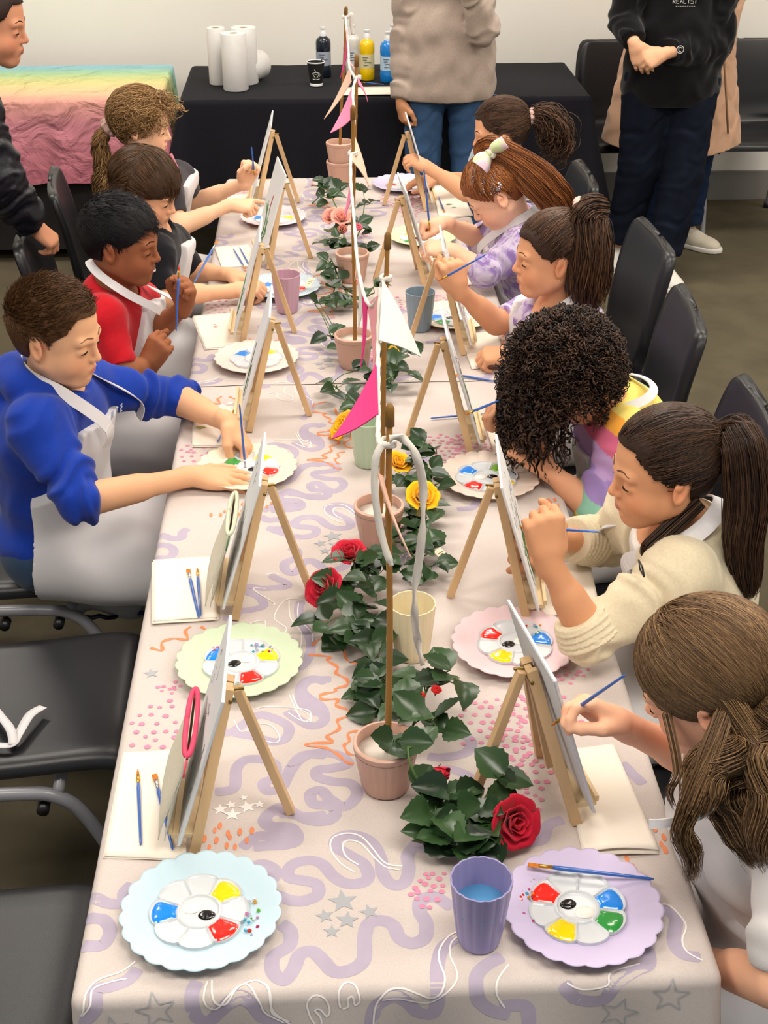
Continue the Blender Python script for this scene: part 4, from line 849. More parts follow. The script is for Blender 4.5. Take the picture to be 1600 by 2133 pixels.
# paint bottles
def bottle(x,y,cc,name,label,lab='#C9D2DA',z=zt,capc=None):
    e=empty('paint_bottle',(x,y,z),0,label,'paint bottle','squeeze bottles of paint'); m=mat('bottle_'+name,srgb(cc),.25,.5,coat=.3)
    b=MB(); b.lathe([(.0001,0),(.031,0),(.0335,.004),(.0335,.045),(.0325,.05),(.0325,.115),(.0335,.12),(.0335,.150),(.030,.163),(.018,.172),(.015,.176),(.0001,.176)],36); b.build('bottle_body',m,e,smooth=True,auto=50)
    b=MB(); b.lathe([(.0330,.052),(.0330,.112)],36); b.f=[f for f in b.f if len(f)==4]; b.build('bottle_label',mat('label_'+name,srgb(lab),.6,.3),e,smooth=True)
    b=MB(); [b.box((.0+sx,-.0332,zz),(wd,.0012,.003)) for sx,zz,wd in((-.008,.100,.026),(-.010,.090,.018),(.004,.080,.030),(-.006,.068,.022))]; b.build('label_text',mat('label_ink',srgb('#5B6A7C'),.7,.2),e)
    b=MB(); b.lathe([(.0001,.176),(.014,.176),(.014,.192),(.011,.196),(.0105,.205),(.013,.207),(.013,.214),(.0001,.216)],24); b.build('cap',M_white,e,smooth=True,auto=40); return e
bottle(.022,6.36,'#16202E','black','paint bottle of black paint behind the coffee cup','#9DA6B4')
bottle(.155,6.40,'#D5D3CE','white','paint bottle of white paint behind the bunting','#C9CCD2')
bottle(.215,6.29,'#EFC500','yellow','paint bottle of yellow paint on the black cloth','#DAD0A0')
bottle(.305,6.245,'#1B82D8','blue','paint bottle of blue paint beside the standing adult','#B8D2E8')
bottle(.335,6.42,'#C23A40','red','paint bottle of red paint mostly hidden behind the blue one')
o=sheet('sheet_of_paper',lambda u,v:(-.19+.38*u,-.075+.15*v,.002*math.sin(u*3)),8,4,mat('plain_paper',srgb('#EFE9DA'),.9,.1),thick=.0008); o.location=V(.285,6.045,zt+.003); tag(o,'sheet of white paper at the front edge of the black table','paper')
brush(atz(752,171,.757),atz(800,176,.757),'blue brush lying in front of the yellow and blue paint bottles')
brush(atz(1040,200,.752),atz(1018,194,.752),'blue brush peeking out behind the adult in the beige sweatshirt')
# strap left on the empty seat, and a gift bag under the boy's chair
def strapobj(pts,w,label,name='white_strap'):
    mb=MB(); pp=catmull(pts,8); vs=[]
    for i,p in enumerate(pp):
        t=(pp[min(i+1,len(pp)-1)]-pp[max(i-1,0)]).normalized(); n=V(.1*math.sin(i*.3),.15,1); x=t.cross(n).normalized()
        for s,o_ in((-1,1),(1,1),(1,-1),(-1,-1)): vs.append(p+x*s*w/2+V(0,0,o_*.0008))
    mb.add(vs,[[i*4+k,i*4+(k+1)%4,(i+1)*4+(k+1)%4,(i+1)*4+k] for i in range(len(pp)-1) for k in range(4)]+[[3,2,1,0],[len(vs)-4,len(vs)-3,len(vs)-2,len(vs)-1]])
    o=mb.build(name,M_apron,smooth=True,loc=pp[0]); tag(o,label,'strap'); return o
sz=.462
strapobj([atz(90,1472,sz+.004),atz(62,1490,sz+.01),atz(38,1530,sz+.006),atz(20,1552,sz+.002),atz(-30,1550,sz)],.019,'white cotton strap with a folded end on the empty left seat')
strapobj([atz(-40,1440,sz),atz(0,1490,sz+.01),atz(22,1520,sz+.012),atz(28,1550,sz+.004)],.017,'second white cotton strap looping behind the other on the empty left seat')
e=empty('gift_bag',atz(196,1268,.30),R_(8),'crumpled silver grey bag with a navy foil edge under the blue hoodie boy','bag')
sheet('bag_side',lambda u,v:(-.05+.16*u,-.02+.012*math.sin(u*6),.0+.16*v+.012*math.sin(u*5)),12,8,mat('silver_paper',srgb('#A9AAAC'),.45,.5,noise=(30,.1),bump=(40,.5,.004)),e,thick=.03)
b=MB(); b.tube([(-.055+.017*k,-.04+.01*math.sin(k),.004+.006*math.sin(k*1.9)) for k in range(11)],.006,6); b.build('foil_edge',mat('navy_foil',srgb('#1A2440'),.25,.6,metal=.5),e,smooth=True)
# ---------------------------------------------------------------- people: one smooth implicit surface per body and per garment
A3=lambda v:np.array(v,dtype=np.float32)
def nrm(v): v=np.asarray(v,float); return v/max(1e-9,np.linalg.norm(v))
class SDF:
    def __init__(s,lo,hi,h):
        s.lo=A3(lo); s.h=h; s.n=np.ceil((A3(hi)-s.lo)/h).astype(int)+1; s.F=np.full(s.n,.06,np.float32)
        s.ax=[(s.lo[i]+np.arange(s.n[i])*h).astype(np.float32) for i in range(3)]
    def _sl(s,lo,hi):
        a=np.clip(np.floor((A3(lo)-s.lo)/s.h).astype(int),0,s.n); b=np.clip(np.ceil((A3(hi)-s.lo)/s.h).astype(int)+1,0,s.n)
        if (b<=a).any(): return None
        sl=tuple(slice(a[i],b[i]) for i in range(3)); return sl,s.ax[0][sl[0]][:,None,None],s.ax[1][sl[1]][None,:,None],s.ax[2][sl[2]][None,None,:]
    def _mix(s,sl,d,k,op):
        f=s.F[sl]
        if op=='+': h=np.maximum(k-np.abs(f-d),0)/k; s.F[sl]=np.minimum(f,d)-h*h*k*.25
        elif op=='-': d=-d; h=np.maximum(k-np.abs(f-d),0)/k; s.F[sl]=np.maximum(f,d)+h*h*k*.25
        return s
    def ell(s,c,r,R=None,k=.01,op='+'):
        c=A3(c); r=A3(r); m=float(r.max())+k+.02; q=s._sl(c-m,c+m)
        if q is None: return s
        sl,x,y,z=q; x=x-c[0];y=y-c[1];z=z-c[2]
        if R is None: X,Y,Z=x,y,z
        else: R=np.asarray(R,np.float32); X=x*R[0,0]+y*R[1,0]+z*R[2,0]; Y=x*R[0,1]+y*R[1,1]+z*R[2,1]; Z=x*R[0,2]+y*R[1,2]+z*R[2,2]
        k0=np.sqrt((X/r[0])**2+(Y/r[1])**2+(Z/r[2])**2); k1=np.sqrt((X/r[0]**2)**2+(Y/r[1]**2)**2+(Z/r[2]**2)**2)+1e-6
        return s._mix(sl,k0*(k0-1)/k1,k,op)
    def cone(s,a,b,ra,rb,k=.01,op='+',capb=None,capa=None,fold=None,flat=None):
        a=A3(a);b=A3(b); m=max(ra,rb)*(1.0 if flat is None else max(1,flat[1]))+k+.02; q=s._sl(np.minimum(a,b)-m,np.maximum(a,b)+m)
        if q is None: return s
        sl,x,y,z=q; x=x-a[0];y=y-a[1];z=z-a[2]; d=b-a; L2=float(d@d)+1e-12; L=L2**.5
        t0=(x*d[0]+y*d[1]+z*d[2])/L2; t=np.clip(t0,0,1); X=x-t*d[0];Y=y-t*d[1];Z=z-t*d[2]
        if flat is not None: # (axis, factor): widen along axis
            ax=A3(nrm(flat[0])); p=X*ax[0]+Y*ax[1]+Z*ax[2]; g=(1-1/flat[1]); X=X-p*ax[0]*g;Y=Y-p*ax[1]*g;Z=Z-p*ax[2]*g
        D=np.sqrt(X*X+Y*Y+Z*Z)-(ra+(rb-ra)*t)
        if fold is not None:
            amp,fr,ph=fold; w=t0*L*fr+1.6*np.sin(x*38+y*29+ph)+1.2*np.sin(z*43-x*21+ph*2); D=D-amp*(np.sin(w)*.6+.4*np.sin(w*1.9+1)+.25)
        if capb is not None: D=np.maximum(D,(t0-1)*L-capb)
        if capa is not None: D=np.maximum(D,-t0*L-capa)
        return s._mix(sl,D,k,op)
    def cut(s,p,n,k=.004):   # remove the side the normal points to
        x,y,z=s.ax[0][:,None,None],s.ax[1][None,:,None],s.ax[2][None,None,:]; p=A3(p);n=A3(nrm(n))
        D=(x-p[0])*n[0]+(y-p[1])*n[1]+(z-p[2])*n[2]; s.F=np.maximum(s.F,D.astype(np.float32)); return s
    def shave(s,c,R,fn):
        """intersect with fn(X,Y,Z) in the local frame at c"""
        x,y,z=s.ax[0][:,None,None]-c[0],s.ax[1][None,:,None]-c[1],s.ax[2][None,None,:]-c[2]; R=np.asarray(R,np.float32)
        X=x*R[0,0]+y*R[1,0]+z*R[2,0]; Y=x*R[0,1]+y*R[1,1]+z*R[2,1]; Z=x*R[0,2]+y*R[1,2]+z*R[2,2]
        s.F=np.maximum(s.F,fn(X,Y,Z).astype(np.float32)); return s
    def wob(s,amp,fr,seed=0):
        x,y,z=s.ax[0][:,None,None],s.ax[1][None,:,None],s.ax[2][None,None,:]
        s.F=s.F+np.float32(amp)*(np.sin(x*fr+seed+1.7*np.sin(z*fr*.6+y*fr*.4))*np.sin(y*fr*.9+seed*2+1.3*np.sin(x*fr*.5))+.7*np.sin(z*fr*1.1+1.5*np.sin(y*fr*.7+x*fr*.8)+seed)).astype(np.float32); return s
    def mesh(s):
        F=s.F; I=F<0
        if not I.any(): return np.zeros((0,3),np.float32),np.zeros((0,4),np.int32)
        ii=[np.where(I.any(axis=tuple(j for j in range(3) if j!=i)))[0] for i in range(3)]
        a=[max(0,int(q[0])-2) for q in ii]; b=[min(int(s.n[i]),int(ii[i][-1])+3) for i in range(3)]
        F=F[a[0]:b[0],a[1]:b[1],a[2]:b[2]].copy()
        for i in range(3):   # close at the grid border
            sl=[slice(None)]*3
            for e in (0,-1): sl[i]=e; F[tuple(sl)]=np.maximum(F[tuple(sl)],.001)
        I=(F<0); lo=s.lo+np.array(a)*s.h
        c=np.zeros(np.array(F.shape)-1,np.uint8)
        for dx in(0,1):
            for dy in(0,1):
                for dz in(0,1): c+=I[dx:F.shape[0]-1+dx,dy:F.shape[1]-1+dy,dz:F.shape[2]-1+dz]
        A=np.argwhere((c>0)&(c<8)); ids=np.full(c.shape,-1,np.int32); ids[tuple(A.T)]=np.arange(len(A),dtype=np.int32)
        P=np.zeros((len(A),3),np.float32); n=np.zeros(len(A),np.float32)
        cor=[(dx,dy,dz) for dx in(0,1) for dy in(0,1) for dz in(0,1)]
        val={q:F[A[:,0]+q[0],A[:,1]+q[1],A[:,2]+q[2]] for q in cor}
        for q in cor:
            for i in range(3):
                if q[i]==0:
                    r=list(q); r[i]=1; r=tuple(r); v0,v1=val[q],val[r]; m=(v0<0)!=(v1<0); t=np.where(m,v0/(v0-v1+1e-20),0)
                    for j in range(3): P[:,j]+=np.where(m,(q[j]+(t if j==i else 0)),0)
                    n+=m
        P=lo+(A+P/n[:,None])*s.h
        fs=[]
        for i in range(3):
            sl0=[slice(None)]*3; sl1=[slice(None)]*3; sl0[i]=slice(0,-1); sl1[i]=slice(1,None)
            D=I[tuple(sl0)]!=I[tuple(sl1)]; E=np.argwhere(D); j,k=(i+1)%3,(i+2)%3
            E=E[(E[:,j]>0)&(E[:,k]>0)&(E[:,j]<c.shape[j])&(E[:,k]<c.shape[k])]
            sg=I[tuple(E.T)]
            def g(dj,dk): q=E.copy(); q[:,j]-=dj; q[:,k]-=dk; return ids[tuple(q.T)]
            Q=np.stack([g(1,1),g(0,1),g(0,0),g(1,0)],1); Q[~sg]=Q[~sg][:,::-1]; fs.append(Q)
        Q=np.concatenate(fs); Q=Q[(Q>=0).all(1)]
        return P.astype(np.float32),Q.astype(np.int32)
def part(name,S,m,parent,colfn=None):
    P,Q=S.mesh()
    if not len(P): return None
    o=npmesh(name,P,Q,m,parent,col=colfn(P) if colfn else None); return W(o)
def frame(fwd,up):
    f=nrm(fwd); u=np.asarray(up,float); l=nrm(np.cross(u,f)); u=np.cross(f,l); return np.stack([f,l,u],1)  # columns fwd,left,up
def hframe(yaw,pitch,roll=0):
    """yaw deg from +x ccw, pitch down positive, roll to the left positive"""
    y,p,r=map(math.radians,(yaw,pitch,roll)); M=Matrix.Rotation(y,3,'Z')@Matrix.Rotation(p,3,'Y')@Matrix.Rotation(-r,3,'X'); return np.array(M)
# ---- strands
def strands(name,P,rad,m,parent,col,world=True):
    """P (steps,n,3) world; rad (steps,) ; col (n,3)"""
    S_,n,_=P.shape; T=np.gradient(P,axis=0); T/=np.linalg.norm(T,axis=2,keepdims=True)+1e-9
    ref=np.broadcast_to(np.array([.31,.17,.93]),T.shape); X=np.cross(T,ref); X/=np.linalg.norm(X,axis=2,keepdims=True)+1e-9; Y=np.cross(T,X)
    r=np.asarray(rad).reshape(S_,1,1); V3=[]
    for k in range(3): a=2*math.pi*k/3; V3.append(P+(X*math.cos(a)+Y*math.sin(a))*r)
    Vv=np.stack(V3,2)  # S,n,3,3
    v=Vv.reshape(-1,3); idx=np.arange(S_*n*3).reshape(S_,n,3); fs=[]
    for k in range(3): fs.append(np.stack([idx[:-1,:,k],idx[:-1,:,(k+1)%3],idx[1:,:,(k+1)%3],idx[1:,:,k]],-1).reshape(-1,4))
    c=np.broadcast_to(col[None,:,None,:],(S_,n,3,3)).reshape(-1,3)
    o=npmesh(name,v,np.concatenate(fs).astype(np.int32),m,parent,col=c); return W(o)
def haircol(rg,n,c1,c2,j=.25):
    t=rg.random((n,1))**1.3; c=np.array(srgb(c1))*(1-t)+np.array(srgb(c2))*t; return c*(1+j*(rg.random((n,1))-.5))
M_hair=mat('hair_fibre',attr='Col',rough=.42,spec=.35,aniso=.5)
M_skin=mat('skin',attr='Col',rough=.58,spec=.25,sss=.06,bump=(260,.06,.0006))
M_eye=mat('eye_white',srgb('#E6DFDA'),.15,.6,coat=.5); M_iris=mat('iris_dark',srgb('#2A1A10'),.15,.6,coat=.6)
def head(S,c,R,s,fat=1.0,lids=.6):
    """face forward = R[:,0]; s scale (1 = child, .205 m tall)"""
    c=np.asarray(c,float); L=lambda x,y,z:c+R@(np.array([x,y,z])*s)
    E=lambda p,r,k=.01,op='+',rot=None: S.ell(L(*p),np.array(r)*s,R if rot is None else R@rot,k*s,op)
    E((-.014,0,.030),(.090,.073,.080)); E((.020,0,.030),(.062,.064,.066),.02); E((.028,0,-.030),(.054,.055*fat,.068),.03)
    for y in(-1,1):
        S.cone(L(.000,y*.046,-.050),L(.052,y*.014,-.090),.020*s,.0145*s,.03*s); E((.048,y*.033*fat,-.044),(.029,.024,.027),.018)
        S.cone(L(.074,y*.040,.011),L(.080,y*.010,.007),.0085*s,.0085*s,.014*s)
    E((.064,0,-.090),(.015,.017,.013),.018); E((.071,0,-.062),(.017,.024,.022),.014)
    for y in(-1,1): E((.089,y*.030,-.010),(.013,.017,.012),.012,'-')
    for y in(-1,1):
        E((.0700,y*.030,-.0115),(.0130,.0150,.0125),.004)                       # lids over the eyeball
        E((.0862,y*.030,-.0165),(.0075,.0115,.0040 if lids>.5 else .0048),.0015,'-')
    S.cone(L(.080,0,.002),L(.0955,0,-.030),.0055*s,.0075*s,.010*s); E((.0935,0,-.0335),(.0092,.0085,.0075),.006)
    for y in(-1,1): E((.0865,y*.0095,-.0365),(.0082,.0055,.0055),.005); E((.0925,y*.0050,-.0415),(.0035,.0022,.0035),.002,'-')
    E((.0848,0,-.0572),(.0062,.0160,.0046),.006); E((.0832,0,-.0655),(.0064,.0135,.0050),.006); E((.0905,0,-.0615),(.0065,.0175,.0011),.0012,'-')
    E((.083,0,-.0745),(.004,.012,.004),.006,'-')
    for y in(-1,1):
        rot=np.array(Matrix.Rotation(y*.38,3,'Z')@Matrix.Rotation(-.22,3,'Y'))
        E((-.008,y*.074,-.010),(.0175,.0060,.0290),.004,'+',rot); E((-.004,y*.0795,-.007),(.0105,.0042,.0190),.004,'-',rot); E((.003,y*.0755,-.014),(.005,.004,.008),.003,'+',rot); E((-.005,y*.077,-.001),(.008,.003,.009),.003,'+',rot)
def lift_(hx,k=1.10):
    r,g,b=[int(hx[i:i+2],16) for i in (1,3,5)]; r,g,b=[min(250,int(v*k*q)) for v,q in zip((r,g,b),(1.0,1.01,1.01))]; return '#%02x%02x%02x'%(r,g,b)
def skincol(P,c,R,s,base,lip,headonly=False):
    Q=(P-np.asarray(c))@R/s; b=np.array(srgb(base)); out=np.repeat(b[None],len(P),0).astype(np.float32)
    def blend(w,cc): out[:]=out*(1-w[:,None])+np.array(srgb(cc))*w[:,None]
    g=lambda ctr,r:np.exp(-(((Q-np.array(ctr))/np.array(r))**2).sum(1))
    rd=tuple(x for x in b); warm='#%02x%02x%02x'%tuple(int(255*min(1,(12.92*x if x<.0031 else 1.055*x**(1/2.4)-.055))) for x in (b[0]*1.04,b[1]*.72,b[2]*.70))
    for y in(-1,1): blend(.5*g((.06,y*.040,-.040),(.03,.022,.022)),warm); blend(.55*g((-.005,y*.078,-.01),(.02,.012,.03)),warm)
    blend(.35*g((.095,0,-.034),(.012,.012,.012)),warm)
    w=np.clip(1.6-(((Q-np.array([.087,0,-.0615]))/np.array([.013,.0185,.0095]))**2).sum(1)*1.6,0,1); blend(w*.85,lip)
    return out
def face_extras(p,brow,lash='#1E1410',iris='#2A1A10',eye_dir=24,smile=False):
    par,c,R,s,S=p.e,p.J['hc'],p.R,p.hs,p.S
    L=lambda x,y,z:V(*(np.asarray(c)+R@(np.array([x,y,z])*s)))
    def SU(y,z,off=0,x0=.115):
        x=x0
        while x>.03:
            q=(np.array(L(x,y,z))-S.lo)/S.h; i=np.floor(q).astype(int)
            if (i<0).any() or (i+1>=S.n).any(): break
            f=q-i; c8=S.F[i[0]:i[0]+2,i[1]:i[1]+2,i[2]:i[2]+2]; v=(((c8[0]*(1-f[0])+c8[1]*f[0])[0]*(1-f[1])+(c8[0]*(1-f[0])+c8[1]*f[0])[1]*f[1])*np.array([1-f[2],f[2]])).sum()
            if v<0: break
            x-=.0006
        return L(x+off,y,z)
    for y in(-1,1):
        mb=MB(); mb.lathe([(.0001,-.0112*s)]+[(.0112*s*math.cos(a),.0112*s*math.sin(a)) for a in np.linspace(-1.3,1.3,9)]+[(.0001,.0112*s)],18,c=(0,0,0)); 
        mb.m=1; mb.lathe([(.0001,.01145*s)]+[(.0056*s*q,.01145*s-.0008*s*q) for q in(.5,1)],14); Rl=Matrix([[*r] for r in R])@Matrix.Rotation(math.radians(-(-90+26)),3,'Y'); ctr=L(.0705,y*.030,-.0115)
        Rm=Matrix([[*r] for r in R])@Matrix.Rotation(math.radians(90+eye_dir),3,'Y')
        mb.v=[tuple(ctr+Rm@Vector(p)) for p in mb.v]; W(mb.build('eyeball',[M_eye,mat('iris_'+iris[1:],srgb(iris),.12,.6,coat=.6)],par,smooth=True))
        mb=MB(); n=9; pts=[SU(y*(.030+.0118*(2*k/n-1)),-.0140+.0012*(1-(2*k/n-1)**2)+.0004,.0003,.095) for k in range(n+1)]; mb.tube(pts,[.0009*s+.0014*s*math.sin(k/n*pi) for k in range(n+1)],6); W(mb.build('eyelashes',mat('lash',srgb(lash),.7,.2),par,smooth=True))
        mb=MB(); pts=[SU(y*(.011+.036*k/n),.0150+.0050*math.sin(k/n*2.6)-.002*(k/n)**2,-.0003) for k in range(n+1)]; mb.tube(pts,[(.0013*math.sin(min(1,(k+2)/n)*pi*.9)+.0006)*s for k in range(n+1)],7); W(mb.build('eyebrow',mat('brow_'+brow[1:],srgb(brow),.8,.1),par,smooth=True))
POSE={'flat':([(8,8,6)]*4,0),'rest':([(18,22,14),(22,26,16),(26,30,18),(30,32,20)],.25),'curl':([(45,50,30),(50,58,35),(55,62,38),(60,62,38)],.5),
 'fist':([(72,88,50),(78,92,55),(82,92,55),(84,88,50)],.9),'pinch':([(42,52,28),(52,58,35),(62,72,45),(68,74,45)],.8),'point':([(12,10,8),(50,60,40),(70,80,50),(74,80,50)],.6)}
def hand(S,w,D,N,right,pose,s,k=.004):
    """w wrist, D wrist->knuckles, N back of hand"""
    w=np.asarray(w,float); D=nrm(D); N=np.asarray(N,float); N=nrm(N-D*(N@D)); T=np.cross(N,D)*(1 if right else -1); ang,clo=POSE[pose]
    off=[.0245,.0082,-.0080,-.0232]; kl=[.066,.069,.066,.060]; FL=[.054,.060,.056,.045]; wr=w
    S.cone(w-D*.012*s,w+D*.020*s,.0165*s,.0175*s,.012*s,flat=(T,1.25))
    tips=[]
    for i in range(4):
        K=w+(D*kl[i]+T*off[i]-N*.002*(abs(i-1.2)))*s
        S.cone(w+(D*.018+T*off[i]*.55)*s,K,.0125*s,.0088*s,.011*s)
        p=K; a=0; r=.0082 if i<3 else .0072; fan=(off[i]*.0+(.10 if pose in('flat','point') else .04)*(1.5-i)); d0=nrm(D+T*fan)
        for j,(fr,da) in enumerate(zip((.46,.30,.24),ang[i])):
            a+=math.radians(da); d=d0*math.cos(a)-N*math.sin(a); q=p+d*FL[i]*fr*s; S.cone(p,q,r*s,(r-.0008)*s,k*.6*s); r-=.0008; p=q
        tips.append(p)
    S.ell(w+(D*.042-N*.006+T*.0)*s,np.array([.030,.030,.012])*s,np.stack([D,T,N],1),.01*s)
    b=w+(D*.016+T*.022-N*.006)*s; d=nrm(D*(.62+.15*clo)+T*(.75-.45*clo)-N*(.15+.45*clo)); p1=b+d*.034*s
    S.cone(b,p1,.0135*s,.0100*s,.010*s); d=nrm(D*(.85)+T*(.35-.75*clo)-N*(.15+.45*clo)); p2=p1+d*.028*s; S.cone(p1,p2,.0092*s,.0084*s,.004*s)
    d=nrm(D*.9+T*(.15-.9*clo)-N*(.1+.2*clo)); p3=p2+d*.021*s; S.cone(p2,p3,.0086*s,.0068*s,.004*s)
    return tips,p3
def cutn(pts):
    pts=np.array(pts); return pts.min(0),pts.max(0)
class Person:
    def __init__(s,label,group,J,head_R,hs=1.0,skin='#C08E6E',lip='#B26660',h=.0034,bs=1.0,hands=(),seated=True,facing=0,legs=True,adult=False,legpts=None,fws=None,name='person'):
        """J: hc,neck,sh/el/wr R and L,pel (world)"""
        s.J={k:np.array(v,float) for k,v in J.items()}; J=s.J; hs=hs*(.88 if seated else .96); s.R=head_R; s.hs=hs; s.bs=bs; f=math.radians(facing); s.fw=np.array([math.cos(f),math.sin(f),0]); s.lf=np.array([-math.sin(f),math.cos(f),0])
        base=J['pel'].copy(); base[2]=0 if not seated else .0
        s.e=empty(name,V(*base),0,label,'person',group)
        s.fws=fws or [s.fw,s.fw]
        if legpts: s.legs=legpts
        elif seated:
            s.legs=[]
            for sd in(1,-1):
                hip=J['pel']+s.lf*.062*sd*bs; kn=hip+s.fw*.34*bs+s.lf*.02*sd; kn[2]=.475; hip[2]=min(hip[2],.53); an=kn+s.fw*.02; an[2]=.085; s.legs.append((hip,kn,an))
        s.seated=seated
        pts=[J[k] for k in J]+[p for l in s.legs for p in l]; lo,hi=cutn(pts); lo=lo-.17; hi=hi+.17; hi[2]=max(hi[2],J['hc'][2]+.13*hs+.02); lo[2]=max(lo[2],-.005) if True else lo[2]
        s.lo,s.hi=lo,hi; S=SDF(lo,hi,h); s.limb(S,0,skin=True)
        head(S,J['hc'],head_R,hs,lids=.6)
        S.cone(J['hc']+head_R@np.array([-.022,0,-.045])*hs,J['neck'],.040*hs,.043*hs,.03)
        s.tips={}
        for (k,D,N,pose) in hands:
            s.tips[k]=hand(S,J['wr'+k],D,N,k=='R',pose,s.bs*(1.0 if not adult else 1.0))
        s.S=S; s.body=part('body',S,M_skin,s.e,lambda P:skincol(P,J['hc'],head_R,hs,lift_(skin),lift_(lip,1.05)))
    def limb(s,S,inf,skin=False,k=.02,torso=True,arms=True,legs=True,fold=None,armto=None,legto=1.0,cuffR=0):
        J=s.J; b=s.bs; up=nrm(J['neck']-J['pel']); side=nrm(J['shL']-J['shR']); ch=(J['neck']*.72+J['pel']*.28); mid=(J['neck']*.40+J['pel']*.60)
        front=np.cross(side,up); Rt=np.stack([front,side,np.cross(front,side)],1); s.Rt=Rt; s.ch=ch; s.mid=mid
        if torso:
            S.ell(ch-front*.005,(np.array([.088,.128,.135])*b+inf),Rt,k*1.5); S.ell(mid,(np.array([.088,.115,.125])*b+inf),Rt,k*1.5); S.ell(J['pel']+np.array([0,0,.02]),(np.array([.098,.125,.085])*b+inf),Rt,k*1.5)
            S.cone(J['shR'],J['shL'],.040*b+inf,.040*b+inf,k*1.5); S.cone(J['neck']-up*.01,ch,.050*b+inf,.08*b+inf,k*1.5)
        for q in('R','L'):
            if arms:
                S.cone(ch+side*(.06 if q=='L' else -.06)*b,J['sh'+q],.06*b+inf,.042*b+inf,k)
                a,e_,w=J['sh'+q],J['el'+q],J['wr'+q]; ra,re,rw=.037*b+inf,.029*b+inf*.9,.0185*b+inf*.8
                if armto is None: S.cone(a,e_,ra,re,k); S.cone(e_,w,.030*b+inf,rw,k*.8); S.cone(e_+(w-e_)*.12,e_+(w-e_)*.5,.0305*b+inf,.026*b+inf,k*.6)
                else:
                    t=armto[q] if isinstance(armto,dict) else armto
                    if t<=1: S.cone(a,a+(e_-a)*t,ra,ra+(re-ra)*t,k,capb=0,fold=fold)
                    else:
                        S.cone(a,e_,ra,re,k,fold=fold); S.cone(e_,e_+(w-e_)*(t-1),.030*b+inf*.95,.030*b+(rw-.030*b)*(t-1)+cuffR,k*.6,capb=0,fold=fold)
        if legs:
            for li,(hp,kn,an) in enumerate(s.legs):
                S.cone(hp,kn,.070*b+inf,.049*b+inf,k*1.2,fold=fold if not skin else None); e2=kn+(an-kn)*legto; S.cone(kn,e2,.048*b+inf,.032*b+inf*1.1,k,fold=fold if not skin else None,capb=None if legto==1 and skin else 0)
                if skin: fw_=s.fws[li]; S.cone(an-np.array([0,0,.045]),an+fw_*.07-np.array([0,0,.058]),.020,.017,k)
    adult_=False
    def grid(s,inf=.03,h=.0042,zlo=None,zhi=None): 
        lo=s.lo-inf; hi=s.hi+inf; lo[2]=max(lo[2],-.004) if zlo is None else zlo
        if zhi: hi[2]=zhi
        return SDF(lo,hi,h)
    def top(s,name,m,inf=.012,armto=1.5,fold=(.006,70,0),h=.0040,hem=.02,neckr=.050,hood=False,vneck=0,cuff=None,colfn=None,wob=.0016,up=.0,legs=False,flare=0):
        J=s.J; S=s.grid(.02,h,zlo=J['pel'][2]-.14,zhi=max(J['neck'][2],J['shR'][2],J['shL'][2])+.10+ (.04 if hood else 0)); s.limb(S,inf,armto=armto,legs=False,fold=fold)
        upv=nrm(J['neck']-J['pel'])
        if flare: S.cone(J['pel']+np.array([0,0,.16]),J['pel']-np.array([0,0,.05]),.11*s.bs+flare*.6,.105*s.bs+flare,.04,flat=(s.Rt[:,1],1.35))
        if hood:
            R=s.Rt; c=J['neck']; n=14
            for i in range(n): # thick hood roll round the back of the neck
                a=math.pi*(.20+.78*2*i/(n-1)*.5+.0)-.0; a=math.radians(70+220*i/(n-1)); p=c+R@np.array([math.cos(a)*.072-.006,math.sin(a)*.080,.012+(.012 if math.cos(a)<0 else 0)]); r=.024+(.012 if math.cos(a)<0 else 0); S.ell(p,(r,r,r*.9),None,.02)
            S.ell(c+R@np.array([-.085,0,-.035]),(.035,.085,.055),R,.02)
        if wob: S.wob(wob,46,1)
        nk=J['neck']+upv*.012
        S.cone(nk-upv*.02+s.fw*.012,J['hc']-s.R[:,2]*.03,neckr*s.bs,neckr*s.bs*1.25,.006,'-')
        S.cone(nk+s.fw*.06+upv*.03,J['hc']+s.fw*.05,neckr*s.bs*.9,neckr*s.bs*1.2,.01,'-')
        if vneck: S.cone(nk+s.Rt[:,0]*.10,nk+s.Rt[:,0]*.10-upv*vneck,.040,.012,.008,'-')
        S.cut(J['pel']+np.array([0,0,-.10+hem]),(0,0,-1))
        return part(name,S,m,s.e,colfn)
    def trousers(s,m,inf=.010,legto=.93,fold=(.004,45,2),h=.0048,name='trousers'):
        J=s.J; S=s.grid(.02,h,zhi=J['pel'][2]+.14); s.limb(S,inf,torso=False,arms=False,legs=True,fold=fold,legto=legto); S.ell(J['pel'],np.array([.103,.130,.09])*s.bs+inf,s.Rt,.03); return part(name,S,m,s.e)
